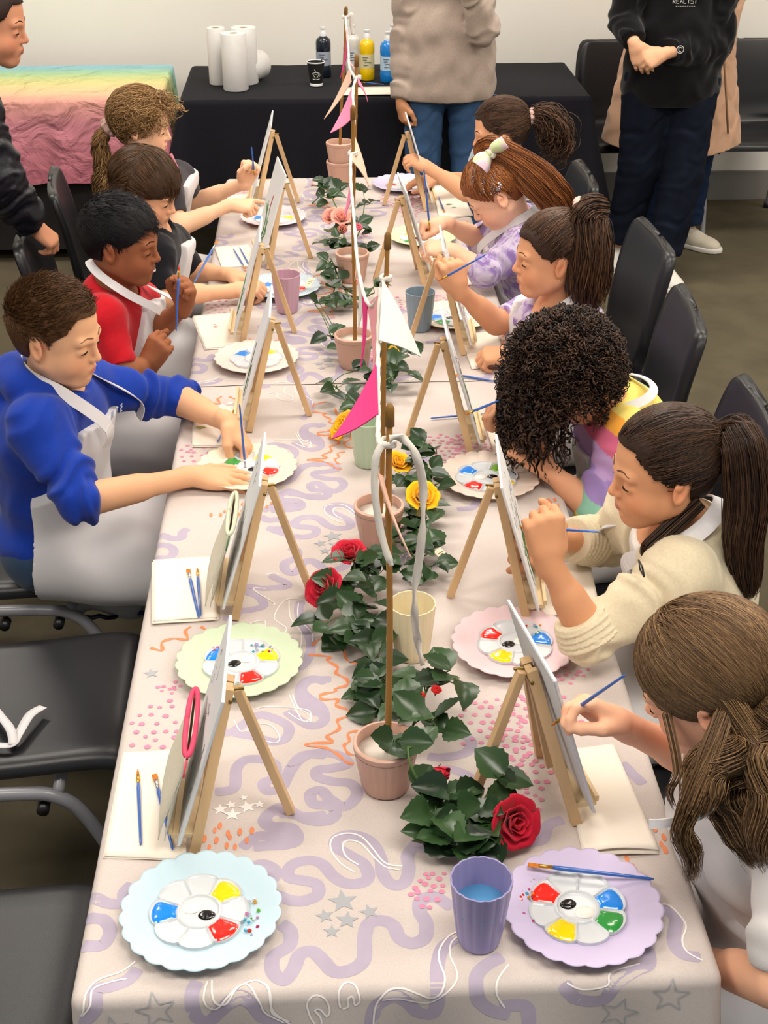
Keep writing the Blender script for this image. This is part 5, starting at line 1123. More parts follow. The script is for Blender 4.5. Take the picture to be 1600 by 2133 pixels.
    def shoes(s,m,h=.004,name='shoe',lift=0,ms=None,sc=1.0,fws=None):
        for i,(hp,kn,an) in enumerate(s.legs):
            fw=s.fws[i]; a=an.copy(); a[2]=.0; S=SDF(a-.20,a+np.array([.20,.20,.14]),h); R=np.stack([fw,np.cross([0,0,1],fw),[0,0,1]],1)
            S.ell(a+fw*.02*sc+[0,0,.045],np.array([.060,.036,.044])*sc,R,.01); S.ell(a+fw*.075*sc+[0,0,.032],np.array([.070,.041,.034])*sc,R,.03); S.ell(a+fw*.12*sc+[0,0,.026],np.array([.045,.038,.026])*sc,R,.02); S.cone(a+[0,0,.05],a+[0,0,.095],.036*sc,.037*sc,.012,capb=0)
            S.cone(a+[0,0,.088],a+[0,0,.14],.030*sc,.032*sc,.004,'-'); S.cut(a+[0,0,.010],(0,0,-1)); o=part(name,S,m,s.e)
            S=SDF(a-.20,a+np.array([.20,.20,.06]),h); S.ell(a+fw*.015*sc+[0,0,.012],np.array([.072,.042,.05])*sc,R,.01); S.ell(a+fw*.10*sc+[0,0,.012],np.array([.076,.048,.05])*sc,R,.03); S.cut(a+[0,0,.024],(0,0,1)); S.cut(a+[0,0,.002],(0,0,-1))
            P,Q=S.mesh()
            if o: npmesh('sole',P,Q,ms or M_rub,o)
    def apron(s,m=None,off=.008,h=.0040,bibw=.105,bibtop=.80,lap=True,inf=.012,skirt=.19,wst=.30):
        """bib and skirt lying over the clothes in front"""
        m=m or M_apron; J=s.J; S=s.grid(.05,h,zlo=.34,zhi=J['neck'][2]+.06); b=s.bs; s.limb(S,inf+off,arms=False,legs=False)
        if lap:
            for hp,kn,an in s.legs: S.cone(hp+[0,0,.012],kn+[0,0,.010],.075*b+inf+off,.058*b+inf+off,.05); 
            c=(s.legs[0][1]+s.legs[1][1])/2; S.cone((s.legs[0][0]+s.legs[1][0])/2+[0,0,.02],c,.075,.065,.05,flat=(s.lf,1.5)); S.cone(c,c-[0,0,.10]+s.fw*.02,.075,.070,.04,flat=(s.lf,1.6))
        S.wob(.0034,24,3)
        up=nrm(J['neck']-J['pel']); Rt=np.stack([s.Rt[:,0],s.Rt[:,1],s.Rt[:,2]],1); L_=np.linalg.norm(J['neck']-J['pel']); p0=J['pel']
        def fn(X,Y,Z):
            t=Z/L_; w=np.where(t>.50,bibw*(1-.12*np.clip((t-.5)/.35,0,1)),bibw+(skirt-bibw)*np.clip((.50-t)/.22,0,1)); return np.maximum(np.maximum(np.abs(Y)-w,Z-L_*bibtop),-X+.025*np.clip(1.2-t*2,0,1))
        S.shave(p0,Rt,fn)
        return part('apron',S,m,s.e)
    def strap(s,pts,w=.022,name='apron_strap',m=None,nh=(0,0,1)):
        pp=catmull([V(*p) for p in pts],7); mb=MB(); vs=[]; c=V(*s.J['neck'])
        for i,p in enumerate(pp):
            t=(pp[min(i+1,len(pp)-1)]-pp[max(i-1,0)]).normalized(); n=(p-c+V(*nh)*.03).normalized(); x=t.cross(n).normalized(); n=x.cross(t)
            for a,o_ in((-1,1),(1,1),(1,-1),(-1,-1)): vs.append(p+x*a*w/2+n*o_*.0011)
        mb.add(vs,[[i*4+k,i*4+(k+1)%4,(i+1)*4+(k+1)%4,(i+1)*4+k] for i in range(len(pp)-1) for k in range(4)]+[[3,2,1,0],[len(vs)-4,len(vs)-3,len(vs)-2,len(vs)-1]])
        return W(mb.build(name,m or M_apron,s.e,smooth=False))
    def autostrap(s,f=.122,sy=.078,zt=.79,w=.020,up=.045,nb=-.070):
        up_=nrm(s.J['neck']-s.J['pel']); L_=np.linalg.norm(s.J['neck']-s.J['pel']); R=s.Rt; b=s.bs; n=s.J['neck']; q=s.J['pel']+R@np.array([f,0,L_*zt]); T=R@np.array([0,1,0])
        F_=R@np.array([1,0,0]); pts=[q+T*sy*b-up_*.02,q+T*sy*b*.95+up_*.03,n+T*.070*b+F_*.058+up_*.022,n+T*.064*b-F_*.02+up_*up,n+F_*nb+up_*(up+.01)]
        pts+= [n-T*.064*b-F_*.02+up_*up,n-T*.070*b+F_*.058+up_*.022,q-T*sy*b*.95+up_*.03,q-T*sy*b-up_*.02]
        return s.strap(pts,w)
    # ---- hair, in head space (x fwd, y left, z up, unit child head)
    def toW(s,Q): return s.J['hc']+(Q*s.hs)@s.R.T
    def cap(s,m,col,thick=.006,front=.062,side=-.012,nape=-.055,h=.0034,wob=.0012,bulk=(0,0,0),fr=60,face=.052,ear=.022):
        J=s.J; c=J['hc']; S=SDF(c-.16*s.hs,c+.16*s.hs,h); R=s.R; t=thick
        L=lambda x,y,z:c+R@(np.array([x,y,z])*s.hs)
        S.ell(L(-.014-bulk[0],0,.030),(np.array([.090,.073,.080])+t+np.array(bulk))*s.hs,R); S.ell(L(.020,0,.030),(np.array([.062,.064,.066])+t)*s.hs,R,.02); S.ell(L(-.035,0,-.01),(np.array([.055,.055,.055])+t)*s.hs,R,.02)
        S.wob(wob,fr,2)
        def fn(X,Y,Z):
            X,Y,Z=X/s.hs,Y/s.hs,Z/s.hs; 
            hl=front-(front-.0)*np.clip((np.abs(Y)-.040)/.035,0,1)**1.5      # hairline height dips at the temples
            d1=np.minimum(X-(.029-.020*np.clip((.03-Z)/.06,0,1)),hl-Z)   # in front of temple and below hairline
            d2=np.minimum(np.minimum(X+.030,side-Z),99)                 # below ear line ahead of the nape
            d3=nape-Z
            de=ear-np.sqrt((X+.006)**2+(np.abs(Y)-.076)**2*.5+((Z+.012)*.8)**2)
            return np.maximum(np.maximum(np.maximum(d1,d2),d3),de)*s.hs
        S.shave(c,R,fn); cc=np.array(srgb(col)); return part('hair',S,m,s.e,lambda P:np.repeat(cc[None],len(P),0))
    def roots(s,rg,n,front=.062,side=-.012,nape=-.05,thick=.006):
        out=[]; tot=0
        while tot<n:
            q=rg.normal(size=(n*3,3)); q/=np.linalg.norm(q,axis=1,keepdims=True); P=q*np.array([.090+thick,.073+thick,.080+thick])*.985+np.array([-.010,0,.030]); X,Y,Z=P.T
            hl=front-front*np.clip((np.abs(Y)-.040)/.035,0,1)**1.5; bad=((X>.029-.020*np.clip((.03-Z)/.06,0,1))&(Z<hl))|((X>-.030)&(Z<side))|(Z<nape)|(np.sqrt((X+.006)**2+(np.abs(Y)-.076)**2*.5+((Z+.012)*.8)**2)<.02)
            P=P[~bad]; out.append(P); tot+=len(P)
        return np.concatenate(out)[:n]
    def flow(s,rg,n,target,steps=10,length=.16,lift=.004,jit=.3,col=('#3A2418','#6A4630'),rad=.0011,thick=.006,name='hair_strands',par=None,m=None,**kw):
        """strands lying on the scalp, running to a target point (head space)"""
        P=s.roots(rg,n,thick=thick,**kw); out=[P.copy()]; T=np.array(target); E=np.array([.090,.073,.080])+thick+lift*rg.random((n,1)); C=np.array([-.010,0,.030]); J_=rg.normal(size=(n,3))*jit*.02
        for i in range(steps-1):
            d=T+J_*2-P; L=np.linalg.norm(d,axis=1,keepdims=True); st=np.minimum(L,length/steps); P=P+d/(L+1e-6)*st; q=(P-C)/E; r=np.linalg.norm(q,axis=1,keepdims=True); P=C+q/np.maximum(r,1e-6)*E*np.where(r<1,1,np.minimum(r,1.02)/1.0); out.append(P.copy())
        W_=s.toW(np.array(out)); rr=np.array([rad*s.hs*(.9 if i<steps-2 else .5) for i in range(steps)]); return strands(name,W_,rr,m or M_hair,s.e,haircol(rg,n,*col))
    def tail(s,rg,n,path,radii,col,rad=.0012,curl=0,cfreq=60,name='ponytail',steps=22,frizz=.0,hollow=.0,world=True,flat=1.0):
        pp=catmull([V(*p) for p in path],10); idx=np.linspace(0,len(pp)-1,steps).astype(int); C=np.array([pp[i] for i in idx]); rp=np.interp(np.linspace(0,len(radii)-1,steps),range(len(radii)),radii)
        T=np.gradient(C,axis=0); T/=np.linalg.norm(T,axis=1,keepdims=True); ref=np.array([.2,.9,.1]) if abs(T[0,1])<.8 else np.array([1,0,0]); X=np.cross(T,ref); X/=np.linalg.norm(X,axis=1,keepdims=True); Y=np.cross(T,X)
        a=rg.random(n)*2*math.pi; q=(hollow+(1-hollow)*rg.random(n))**.5; ux,uy=q*np.cos(a),q*np.sin(a)*flat; endf=.75+.25*rg.random(n)
        P=C[:,None,:]+X[:,None,:]*(ux*rp[:,None])[...,None]+Y[:,None,:]*(uy*rp[:,None])[...,None]
        if curl:
            ph=rg.random(n)*6.28; L=np.concatenate([[0],np.cumsum(np.linalg.norm(np.diff(C,axis=0),axis=1))]); fr=cfreq*(.8+.4*rg.random(n)); w=L[:,None]*fr[None]+ph[None]; am=curl*np.linspace(.3,1,steps)[:,None]
            P=P+X[:,None,:]*(np.cos(w)*am)[...,None]+Y[:,None,:]*(np.sin(w)*am)[...,None]
        if frizz: P=P+np.cumsum(rg.normal(size=P.shape)*frizz,axis=0)
        # vary length
        t=np.linspace(0,1,steps); k=np.minimum(t[:,None]*1.0,endf[None]); fi=k*(steps-1); i0=np.floor(fi).astype(int).clip(0,steps-2); f=(fi-i0)[...,None]; ar=np.arange(n)[None]; P=P[i0,ar]*(1-f)+P[i0+1,ar]*f
        P=P+ (t[:,None,None]>endf[None,:,None])*rg.normal(size=P.shape)*1e-5
        rr=rad*np.interp(t,[0,.7,1],[1,.9,.25]); return strands(name,P,rr,M_hair,s.e,haircol(rg,n,*col))
M_rub=mat('sole_rubber',srgb('#E2DED6'),.6,.3)
def fab(name,c,rough=.9,noise=(120,.06),bump=(420,.25,.0008),sheen=.15): return mat(name,srgb(c),rough,.15,noise=noise,bump=bump,sheen=sheen)
pY=lambda u,v,y:np.array(aty(u,v,y)); pZ=lambda u,v,z:np.array(atz(u,v,z))
# ---------------------------------------------------------------- left side of the table
GP='children painting at the long table'; RG=np.random.default_rng
M_cap=mat('hair_cap',attr='Col',rough=.55,spec=.25,noise=(160,.25),bump=(300,.4,.001))
M_navy=fab('dark_trouser','#15171E'); M_char=fab('charcoal_jersey','#3A363C'); M_shoeD=fab('trainer_dark','#23262C'); M_shoeW=fab('trainer_white','#D8D4CC',.6)
def crop(p,rg,n,L,col,lift=(.4,.6),dirf=None,zmin=.02,rad=.0010,jit=.25,front=.06,nape=-.05,steps=5,thick=.005,grav=.25,name='hair_strands'):
    P=p.roots(rg,n,front=front,nape=nape,thick=thick); C=np.array([-.010,0,.030]); N=(P-C)/np.array([.09,.073,.08])**2; N/=np.linalg.norm(N,axis=1,keepdims=True)
    D=np.array([dirf(q) for q in P]) if dirf else np.tile([.6,0,-.2],(n,1)); D=D-N*(D*N).sum(1,keepdims=True); D/=np.linalg.norm(D,axis=1,keepdims=True)+1e-6
    ln=np.interp(P[:,2],[zmin-.03,zmin+.03],[L[0],L[1]])[:,None]*(.7+.5*rg.random((n,1))); D=D*lift[1]+N*lift[0]+rg.normal(size=P.shape)*jit*.5; out=[]
    for i in range(steps): t=i/(steps-1); out.append(P+D*ln*t-N*ln*grav*t*t)
    return strands(name,p.toW(np.array(out)),[rad*p.hs*(1-.75*(i/(steps-1))) for i in range(steps)],M_hair,p.e,haircol(rg,n,*col))
def curls(p,rg,n,col,length=.12,out=.05,crad=.005,turns=4,rad=.0016,drop=(0,0,-1),front=.06,nape=-.05,steps=22,thick=.006,name='curls',lenf=None,sel=None,jit=.3):
    P=p.roots(rg,n*2 if sel else n,front=front,nape=nape,thick=thick)
    if sel: P=P[[bool(sel(q)) for q in P]][:n]
    n=len(P); C=np.array([-.010,0,.030]); N=(P-C)/np.array([.09,.073,.08])**2; N/=np.linalg.norm(N,axis=1,keepdims=True); W0=p.toW(P); Nw=N@p.R.T; Nw=Nw+rg.normal(size=Nw.shape)*jit*.5; Nw/=np.linalg.norm(Nw,axis=1,keepdims=True)
    g=nrm(drop); ln=length*(.65+.6*rg.random((n,1))); 
    if lenf is not None: ln=ln*np.array([lenf(q) for q in P])[:,None]
    X=np.cross(Nw,[.3,.2,.9]); X/=np.linalg.norm(X,axis=1,keepdims=True); Y=np.cross(Nw,X); ph=rg.random((n,1))*6.28; T_=turns*(.7+.6*rg.random((n,1))); O=[]
    hc=p.J['hc']
    for i in range(steps):
        t=i/(steps-1); c=W0+Nw*out*np.sin(t*1.5)*(.6+.4*rg.random((1,1)))+g*ln*t**1.35; d=c-(hc+p.R@np.array([-.01,0,.02])*p.hs); r=np.linalg.norm(d,axis=1,keepdims=True); c=c+d/r*np.maximum(0,.098*p.hs-r)
        a=ph+t*T_*6.28; am=crad*min(1,t*4+.15); O.append(c+(X*np.cos(a)+Y*np.sin(a))*am)
    return strands(name,np.array(O),[rad*(1 if i<steps-3 else .6) for i in range(steps)],M_hair,p.e,haircol(rg,n,*col))
def drape(p,rg,n,col,length=.30,steps=26,front=.06,nape=-.05,part_y=None,push=(),wave=.004,rad=.0011,name='long_hair',dir0=None,thick=.006,sel=None):
    """long hair: falls with gravity, kept outside the head and the shoulders"""
    P=p.roots(rg,n,front=front,nape=nape,thick=thick)
    if sel: P=P[[bool(sel(q)) for q in P]]
    n=len(P); ln=length*(.7+.35*rg.random((n,1))); hc=p.J['hc']; R=p.R; C=hc+R@np.array([-.010,0,.030])*p.hs; E=(np.array([.090,.073,.080])+thick+.012*rg.random((n,1)))*p.hs
    Q=p.toW(P); O=[Q.copy()]; ph=rg.random((n,1))*1.2+P[:,1:2]*30+P[:,0:1]*20; v=np.zeros_like(Q)
    L0=P.copy(); d0=np.zeros_like(P); d0[:,1]=np.sign(P[:,1]-(part_y or 0)); d0[:,0]=-.25; d0=d0@R.T
    st=ln/steps
    for i in range(steps-1):
        t=i/steps; g=np.array([0,0,-1.0])+d0*max(0,.9-t*4)+ (dir0(t) if dir0 else 0)+.12*rg.normal(size=Q.shape)*(.3+t); g/=np.linalg.norm(g,axis=1,keepdims=True); v=v*.55+g*.45; vv=v/np.linalg.norm(v,axis=1,keepdims=True); Q=Q+vv*st
        q=(Q-C)@R/E; r=np.linalg.norm(q,axis=1,keepdims=True); Q=np.where(r<1,C+(q/np.maximum(r,1e-6)*E)@R.T,Q)
        for c,rr in push: d=Q-np.array(c); r=np.linalg.norm(d,axis=1,keepdims=True); Q=np.where(r<rr,np.array(c)+d/np.maximum(r,1e-6)*rr,Q)
        w=wave*t; O.append(Q+np.stack([np.sin(ph[:,0]+t*17)*w,np.cos(ph[:,0]+t*15)*w,0*ph[:,0]],1))
    return strands(name,np.array(O),[rad*p.hs*np.interp(i/steps,[0,.75,1],[1,.9,.3]) for i in range(steps)],M_hair,p.e,haircol(rg,n,*col))
def scrunchie(p,c,ax,R_=.020,r=.010,m=None,name='scrunchie'):
    ax=V(*nrm(ax)); a=ax.orthogonal().normalized(); b=ax.cross(a); mb=MB(); n=40
    pts=[V(*c)+(a*math.cos(t)+b*math.sin(t))*R_+ax*.003*math.sin(7*t) for t in [2*pi*k/n for k in range(n+1)]]; mb.tube(pts,[r*(1+.28*math.sin(9*2*pi*k/n)) for k in range(n+1)],12,cap=False); return W(mb.build(name,m or fab('scrunchie_pink','#D8B2A8'),p.e,smooth=True))
def chest(p,f,y,z): return p.J['pel']+p.Rt@np.array([f,y,z*np.linalg.norm(p.J['neck']-p.J['pel'])])
# boy in the blue hoodie
J=dict(hc=pY(116,692,2.60),neck=pY(106,806,2.635),shR=pY(80,886,2.50),elR=pY(172,1042,2.40),wrR=pY(398,992,2.50),shL=pY(186,806,2.760),elL=pY(372,832,2.83),wrL=pY(474,880,2.68),pel=(-.615,2.66,.535))
p=Person('boy in a royal blue hoodie and white apron, nearest child on the left side',GP,J,hframe(-17,10,0),1.10,'#CC9A76','#B86A66',h=.0028,bs=1.06,hands=[('R',(1,.06,-.10),(0,-.10,1),'flat'),('L',(.62,-.45,-.62),(.45,.25,.75),'pinch')])
M_blue=fab('blue_fleece','#17389A'); M_jean=fab('denim_blue','#2F4560')
p.top('hoodie',M_blue,.015,armto={'R':1.10,'L':1.12},fold=(.0105,55,.5),hood=True,hem=-.03,wob=.0025,h=.0038)
p.trousers(M_jean); p.shoes(M_shoeD); p.apron(off=.010,inf=.019,bibtop=.82,bibw=.150); p.autostrap(f=.142,zt=.80,w=.026,sy=.092)
for i,(dx) in enumerate((-.030,-.004,.022)):  # S T N lettering on the chest
    q=chest(p,.118,.0,.845); mb=MB(); T=V(*p.Rt[:,1]); U=V(*p.Rt[:,2]); c=V(*q)-T*dx
    pts={0:[(.5,.8),(-.4,1),(-.5,.6),(.4,.3),(.4,-.1),(-.5,0)],1:[(0,0),(0,1),(-.5,1),(.5,1)],2:[(-.4,0),(-.4,1),(.4,0),(.4,1)]}[i]
    mb.tube([c-T*a*.010+U*(b*.016)+V(*p.Rt[:,0])*.006 for a,b in pts],.0013,6); W(mb.build('chest_letter',mat('print_light_grey',srgb('#AEB6C6'),.8,.2),p.e))
face_extras(p,'#7A5A40')
p.cap(M_cap,'#54371F',thick=.004,nape=-.05,ear=.024)
rg=RG(1); crop(p,rg,5600,(.006,.026),('#3A2616','#6E4A2A'),dirf=lambda q:(.8,.1,.75) if q[0]>.0 else (.5,0,-.1 if q[2]<.03 else .3),lift=(.6,.8),front=.064)
# boy in the red shirt
J=dict(hc=pY(252,500,3.12),neck=pY(236,602,3.14),shR=pY(214,662,3.03),elR=(-.475,2.965,.80),wrR=pY(312,762,3.00),shL=pY(290,630,3.26),elL=(-.43,3.20,.80),wrL=pY(383,640,3.08),pel=(-.60,3.20,.535))
p=Person('smiling boy with black hair in a red shirt and white apron',GP,J,hframe(-10,8,0),1.06,'#8A5437','#8E4A40',h=.0030,bs=.98,hands=[('R',(.42,-.1,.9),(-.35,-.9,.3),'fist'),('L',(.25,-.15,.95),(.65,.6,0),'fist')])
p.top('red_shirt',fab('red_jersey','#B41420'),.010,armto=.9,fold=(.003,60,1),hem=-.03,neckr=.052)
p.trousers(M_navy); p.shoes(M_shoeD); p.apron(off=.012,inf=.014,bibtop=.88,bibw=.140); p.autostrap(f=.128,zt=.86)
face_extras(p,'#16100E',lash='#0C0808')
mb=MB(); pts=[V(*(p.J['hc']+p.R@(np.array([.0905-.018*(k/8-.5)**2*4,.040*(k/8-.5),-.0615+.010*(k/8-.5)**2*4-.003])*p.hs))) for k in range(9)]; mb.tube(pts,[.0022*math.sin((k+.4)/8.8*pi)+.0004 for k in range(9)],8); W(mb.build('teeth',mat('teeth_white',srgb('#E8E2DA'),.3,.5),p.e,smooth=True))
p.cap(M_cap,'#0E0B0D',thick=.007,front=.052,nape=-.045,ear=.022)
rg=RG(2); crop(p,rg,5200,(.012,.034),('#080609','#1E1A22'),dirf=lambda q:(.9,.05,-.1) if q[2]>.02 else (.35,0,-.8),lift=(.28,.9),front=.052)
# boy with the brown bowl cut
J=dict(hc=pY(302,392,3.62),neck=pY(312,478,3.64),shR=pY(322,530,3.53),elR=pY(338,618,3.46),wrR=pY(486,606,3.55),shL=pY(356,505,3.76),elL=pY(400,566,3.80),wrL=pY(478,572,3.72),pel=(-.56,3.70,.53))
p=Person('brown haired boy in a black top and white apron, bent over his painting',GP,J,hframe(-14,20,0),1.05,'#D2A07E','#B86E66',h=.0032,bs=.98,hands=[('R',(1,.10,.15),(-.1,-.3,1),'curl'),('L',(.95,-.3,-.1),(0,.2,1),'curl')])
p.top('black_top',fab('black_jersey','#121218'),.012,armto={'R':.92,'L':.95},fold=(.005,60,1.5),hem=-.03)
p.trousers(M_navy); p.shoes(M_shoeD); p.apron(off=.014,inf=.015,bibtop=.86,bibw=.140); 
face_extras(p,'#5A4230'); p.cap(M_cap,'#3A281A',thick=.011,front=.038,nape=-.045,ear=.016)
rg=RG(3); p.flow; crop(p,rg,4600,(.030,.058),('#2C1D12','#6B4C30'),dirf=lambda q:(.9*(1 if q[0]>-.03 else -.6),q[1]*9,-.25),lift=(.12,.95),front=.040,thick=.0135,jit=.10,steps=6,grav=.45,rad=.0009)
# blonde girl
J=dict(hc=pY(294,258,4.20),neck=pY(318,345,4.22),shR=pY(345,408,4.10),elR=pY(372,472,4.05),wrR=pY(478,428,4.13),shL=pY(372,370,4.32),elL=pY(404,424,4.36),wrL=pY(512,380,4.24),pel=(-.56,4.27,.53))
p=Person('girl with blonde curly ponytail, farthest child on the left side',GP,J,hframe(-6,8,0),1.03,'#D9AC8C','#C27A74',h=.0034,bs=.96,hands=[('R',(1,.05,.02),(-.05,-.3,1),'point'),('L',(.30,-.1,.95),(-.2,.95,.1),'fist')])
p.top('charcoal_tee',M_char,.010,armto=.62,fold=(.004,60,1),hem=-.03); p.trousers(M_navy); p.shoes(M_shoeW); p.apron(off=.014,inf=.014,bibtop=.90,bibw=.140)
q=p.J['neck']+np.array([.055,-.02,.01]); mb=MB(); mb.tube([V(*(q+np.array([.0,.03,.02]))),V(*(q+np.array([.02,0,-.03]))),V(*(q+np.array([.03,-.01,-.075])))],[.012,.018,.010],10,flat=(1,.5)); W(mb.build('pink_collar',fab('pink_cotton','#D987A2'),p.e,smooth=True))
face_extras(p,'#8A6848',eye_dir=10); p.cap(M_cap,'#7E5F3C',thick=.009,front=.062,nape=-.045)
rg=RG(4); BL=('#6A4A2A','#C29A68'); p.flow(rg,2200,(-.098,0,-.022),steps=11,length=.20,col=BL,thick=.010,lift=.010,jit=.9)
curls(p,rg,420,BL,length=.035,out=.020,crad=.006,turns=1.6,rad=.0011,thick=.009,jit=.6,drop=(.6,0,-.5))
curls(p,rg,150,BL,length=.05,out=.030,crad=.008,turns=2,rad=.0012,sel=lambda q:q[0]>.03,jit=.6,drop=(.8,0,-.4))
sc=p.toW(np.array([-.108,0,-.030])); scrunchie(p,sc,(.8,0,.5)); p.tail(rg,420,[sc,sc+np.array([-.03,-.01,-.04]),pY(216,345,4.2),pY(210,385,4.19),pY(208,425,4.18)],[.012,.024,.030,.026,.010],BL,curl=.006,cfreq=150,rad=.0013,frizz=.0008)
# ---------------------------------------------------------------- right side of the table
def ctee(name,a,b): 
    m=fab(name,a); nt=m.node_tree; n=nt.nodes.new('ShaderNodeTexNoise'); n.inputs['Scale'].default_value=16; n.inputs['Distortion'].default_value=2.5; n.inputs['Detail'].default_value=2; r=nt.nodes.new('ShaderNodeValToRGB'); r.color_ramp.elements[0].position=.44; r.color_ramp.elements[1].position=.62; r.color_ramp.elements[0].color=(*srgb(a),1); r.color_ramp.elements[1].color=(*srgb(b),1)
    tc=nt.nodes.new('ShaderNodeTexCoord'); nt.links.new(tc.outputs['Object'],n.inputs['Vector']); nt.links.new(n.outputs[0],r.inputs[0]); nt.links.new(r.outputs[0],nt.nodes['Principled BSDF'].inputs['Base Color']); return m
M_tie=ctee('lilac_tie_dye','#C6BBD0','#9076B4')
# girl with long hair, near right
J=dict(hc=pY(1478,1412,1.40),neck=pY(1520,1590,1.40),shR=pY(1462,1648,1.52),elR=pY(1436,1628,1.50),wrR=pY(1300,1512,1.44),shL=pY(1560,1760,1.26),elL=(.555,1.20,.745),wrL=(.50,1.34,.60),pel=(.70,1.43,.535))
J['elR']=pY(1470,1625,1.52); J['shR']=pY(1500,1640,1.55); J['elR']=np.array([.555,1.50,.80]); J['shR']=np.array([.60,1.54,.945]); J['shL']=np.array([.575,1.275,.925]); J['elL']=np.array([.548,1.165,.745])
p=Person('girl with long loose brown hair in a white ribbed tee, nearest child on the right',GP,J,hframe(158,26,0),1.08,'#D6A284','#BE7468',h=.0030,bs=1.02,facing=180,hands=[('R',(-.80,.1,.58),(.35,.55,.75),'pinch'),('L',(-.8,.3,-.4),(0,-.8,.5),'rest')])
M_wt=fab('white_ribbed_tee','#DAD6D4',noise=(40,.02)); p.top('white_tee',M_wt,.012,armto={'R':.75,'L':.92},fold=(.003,50,1),hem=-.03); p.trousers(fab('grey_linen','#8E8A88')); p.shoes(M_shoeW); p.apron(off=.010,inf=.015,bibtop=.84)
face_extras(p,'#7A5A3A'); p.cap(M_cap,'#553C28',thick=.006,front=.058,nape=-.05,ear=.020)
rg=RG(5); LH=('#4E3826','#94734E'); J=p.J
tp=np.array([-.080,.030,-.075]); p.flow(rg,8500,tp,steps=15,length=.30,col=LH,thick=.0085,lift=.003,jit=.30,front=.060,rad=.0007); sc=p.toW(tp)
for (n_,pts,rr,nm) in ((3000,[p.toW(np.array([-.06,.03,-.02])),sc,pY(1545,1600,1.33),pY(1570,1680,1.30),pY(1592,1750,1.27),pY(1600,1810,1.25)],[.045,.050,.058,.055,.045,.020],'long_hair'),
 (900,[p.toW(np.array([-.02,.056,.04])),p.toW(np.array([-.045,.078,-.05])),pY(1478,1590,1.29),pY(1462,1650,1.27),pY(1452,1700,1.255)],[.014,.020,.026,.024,.008],'long_hair'),
 (320,[p.toW(np.array([-.035,.060,.0])),pY(1470,1590,1.28),pY(1444,1660,1.26),pY(1420,1730,1.25),pY(1440,1780,1.25),pY(1436,1838,1.25)],[.010,.014,.014,.011,.012,.004],'loose_lock'),
 (600,[sc,pY(1590,1560,1.30),pY(1612,1650,1.26),pY(1592,1740,1.24),pY(1606,1815,1.23)],[.02,.03,.03,.024,.008],'loose_lock')):
    p.tail(rg,n_,pts,rr,LH,rad=.00072,curl=.003,cfreq=34,frizz=.0005,name=nm)
p.tail(rg,26,[p.toW(np.array([.050,.066,.00])),pY(1412,1600,1.30),pY(1395,1650,1.29),pY(1408,1690,1.29)],[.006,.006,.005,.003],LH,rad=.0006,name='loose_lock')
p.strap([pY(1500,1650,1.30),pY(1470,1690,1.28),pY(1425,1708,1.27),pY(1375,1716,1.26),pY(1352,1716,1.26)],.012,name='apron_tie')
# girl in the cream cardigan
J=dict(hc=pY(1384,974,1.98),neck=pY(1424,1118,2.0),shL=pY(1478,1222,1.88),elL=pY(1228,1322,1.83),wrL=pY(1142,1168,1.85),shR=(.565,2.14,.87),elR=pY(1270,1128,2.20),wrR=pY(1150,1122,2.10),pel=(.69,2.04,.535))
J['shL']=np.array([.575,1.885,.892])
p=Person('girl in a cream cardigan with a long dark ponytail',GP,J,hframe(184,6,0),1.05,'#C08A66','#A8605A',h=.0028,bs=1.03,facing=180,hands=[('L',(-.12,.10,.98),(.20,-.96,.1),'fist'),('R',(-1,-.1,-.05),(-.05,.15,1),'fist')])
M_cream=fab('cream_knit','#D9CCAE',noise=(200,.05),bump=(500,.4,.001)); p.top('cardigan',M_cream,.016,armto={'L':1.22,'R':1.62},fold=(.0075,75,.3),hem=-.04,vneck=.16,neckr=.056,wob=.002)
p.top('white_undershirt',fab('white_cotton','#E4DFDA'),.007,armto=.3,hem=-.02,neckr=.050,h=.0046)
for (a,b,r0,r1) in((J['elL'],J['wrL'],.056,.044),(J['elR'],J['wrR'],.049,.041)):   # ribbed cuffs
    k0,k1=(.00,.27) if r0>.050 else (.30,.64); S=SDF(np.minimum(a,b)-.08,np.maximum(a,b)+.08,.0026); d=b-a; S.cone(a+d*k0,a+d*k1,r0,r1,.004,capb=0,capa=0,fold=(.0022,620,0)); part('ribbed_cuff',S,M_cream,p.e)
p.trousers(M_navy); p.shoes(M_shoeW); p.apron(off=.004,inf=.010,bibtop=.90,bibw=.085); p.autostrap(f=.110,zt=.88,w=.030,up=.05)
q=pY(1336,1184,1.83); mb=MB(); a=V(*nrm(p.Rt[:,1])); b_=V(*nrm(p.Rt[:,2])); mb.tube([V(*q)+a*.012*x+b_*.009*y for x,y in((1,-1),(1,1),(-1,1),(-1,-1),(1,-1))],.0016,8); W(mb.build('strap_buckle',mat('black_buckle',(.02,.02,.025),.3,.5),p.e))
face_extras(p,'#5E4636',eye_dir=6); p.cap(M_cap,'#2C1D15',thick=.005,front=.064,nape=-.05,ear=.026)
rg=RG(6); DK=('#1C120E','#543A28'); tp=np.array([-.112,0,.052]); p.flow(rg,4200,tp,steps=13,length=.24,col=DK,thick=.0075,lift=.003,jit=.35,front=.064)
sc=p.toW(tp); p.tail(rg,1500,[sc+np.array([-.03,0,-.006]),sc+np.array([.012,-.005,.010]),pY(1548,925,1.94),pY(1556,1030,1.92),pY(1548,1120,1.91),pY(1556,1200,1.90),pY(1560,1245,1.90)],[.012,.024,.036,.038,.034,.026,.008],DK,rad=.0009,curl=.002,cfreq=40,frizz=.0003)
mb=MB(); mb.tube([V(*(sc+np.array([.012,.016*math.cos(t),.016*math.sin(t)+.004]))) for t in [k*pi/8 for k in range(17)]],.004,8); W(mb.build('hair_tie',mat('brown_hair_tie',srgb('#3A241A'),.7,.2),p.e,smooth=True))
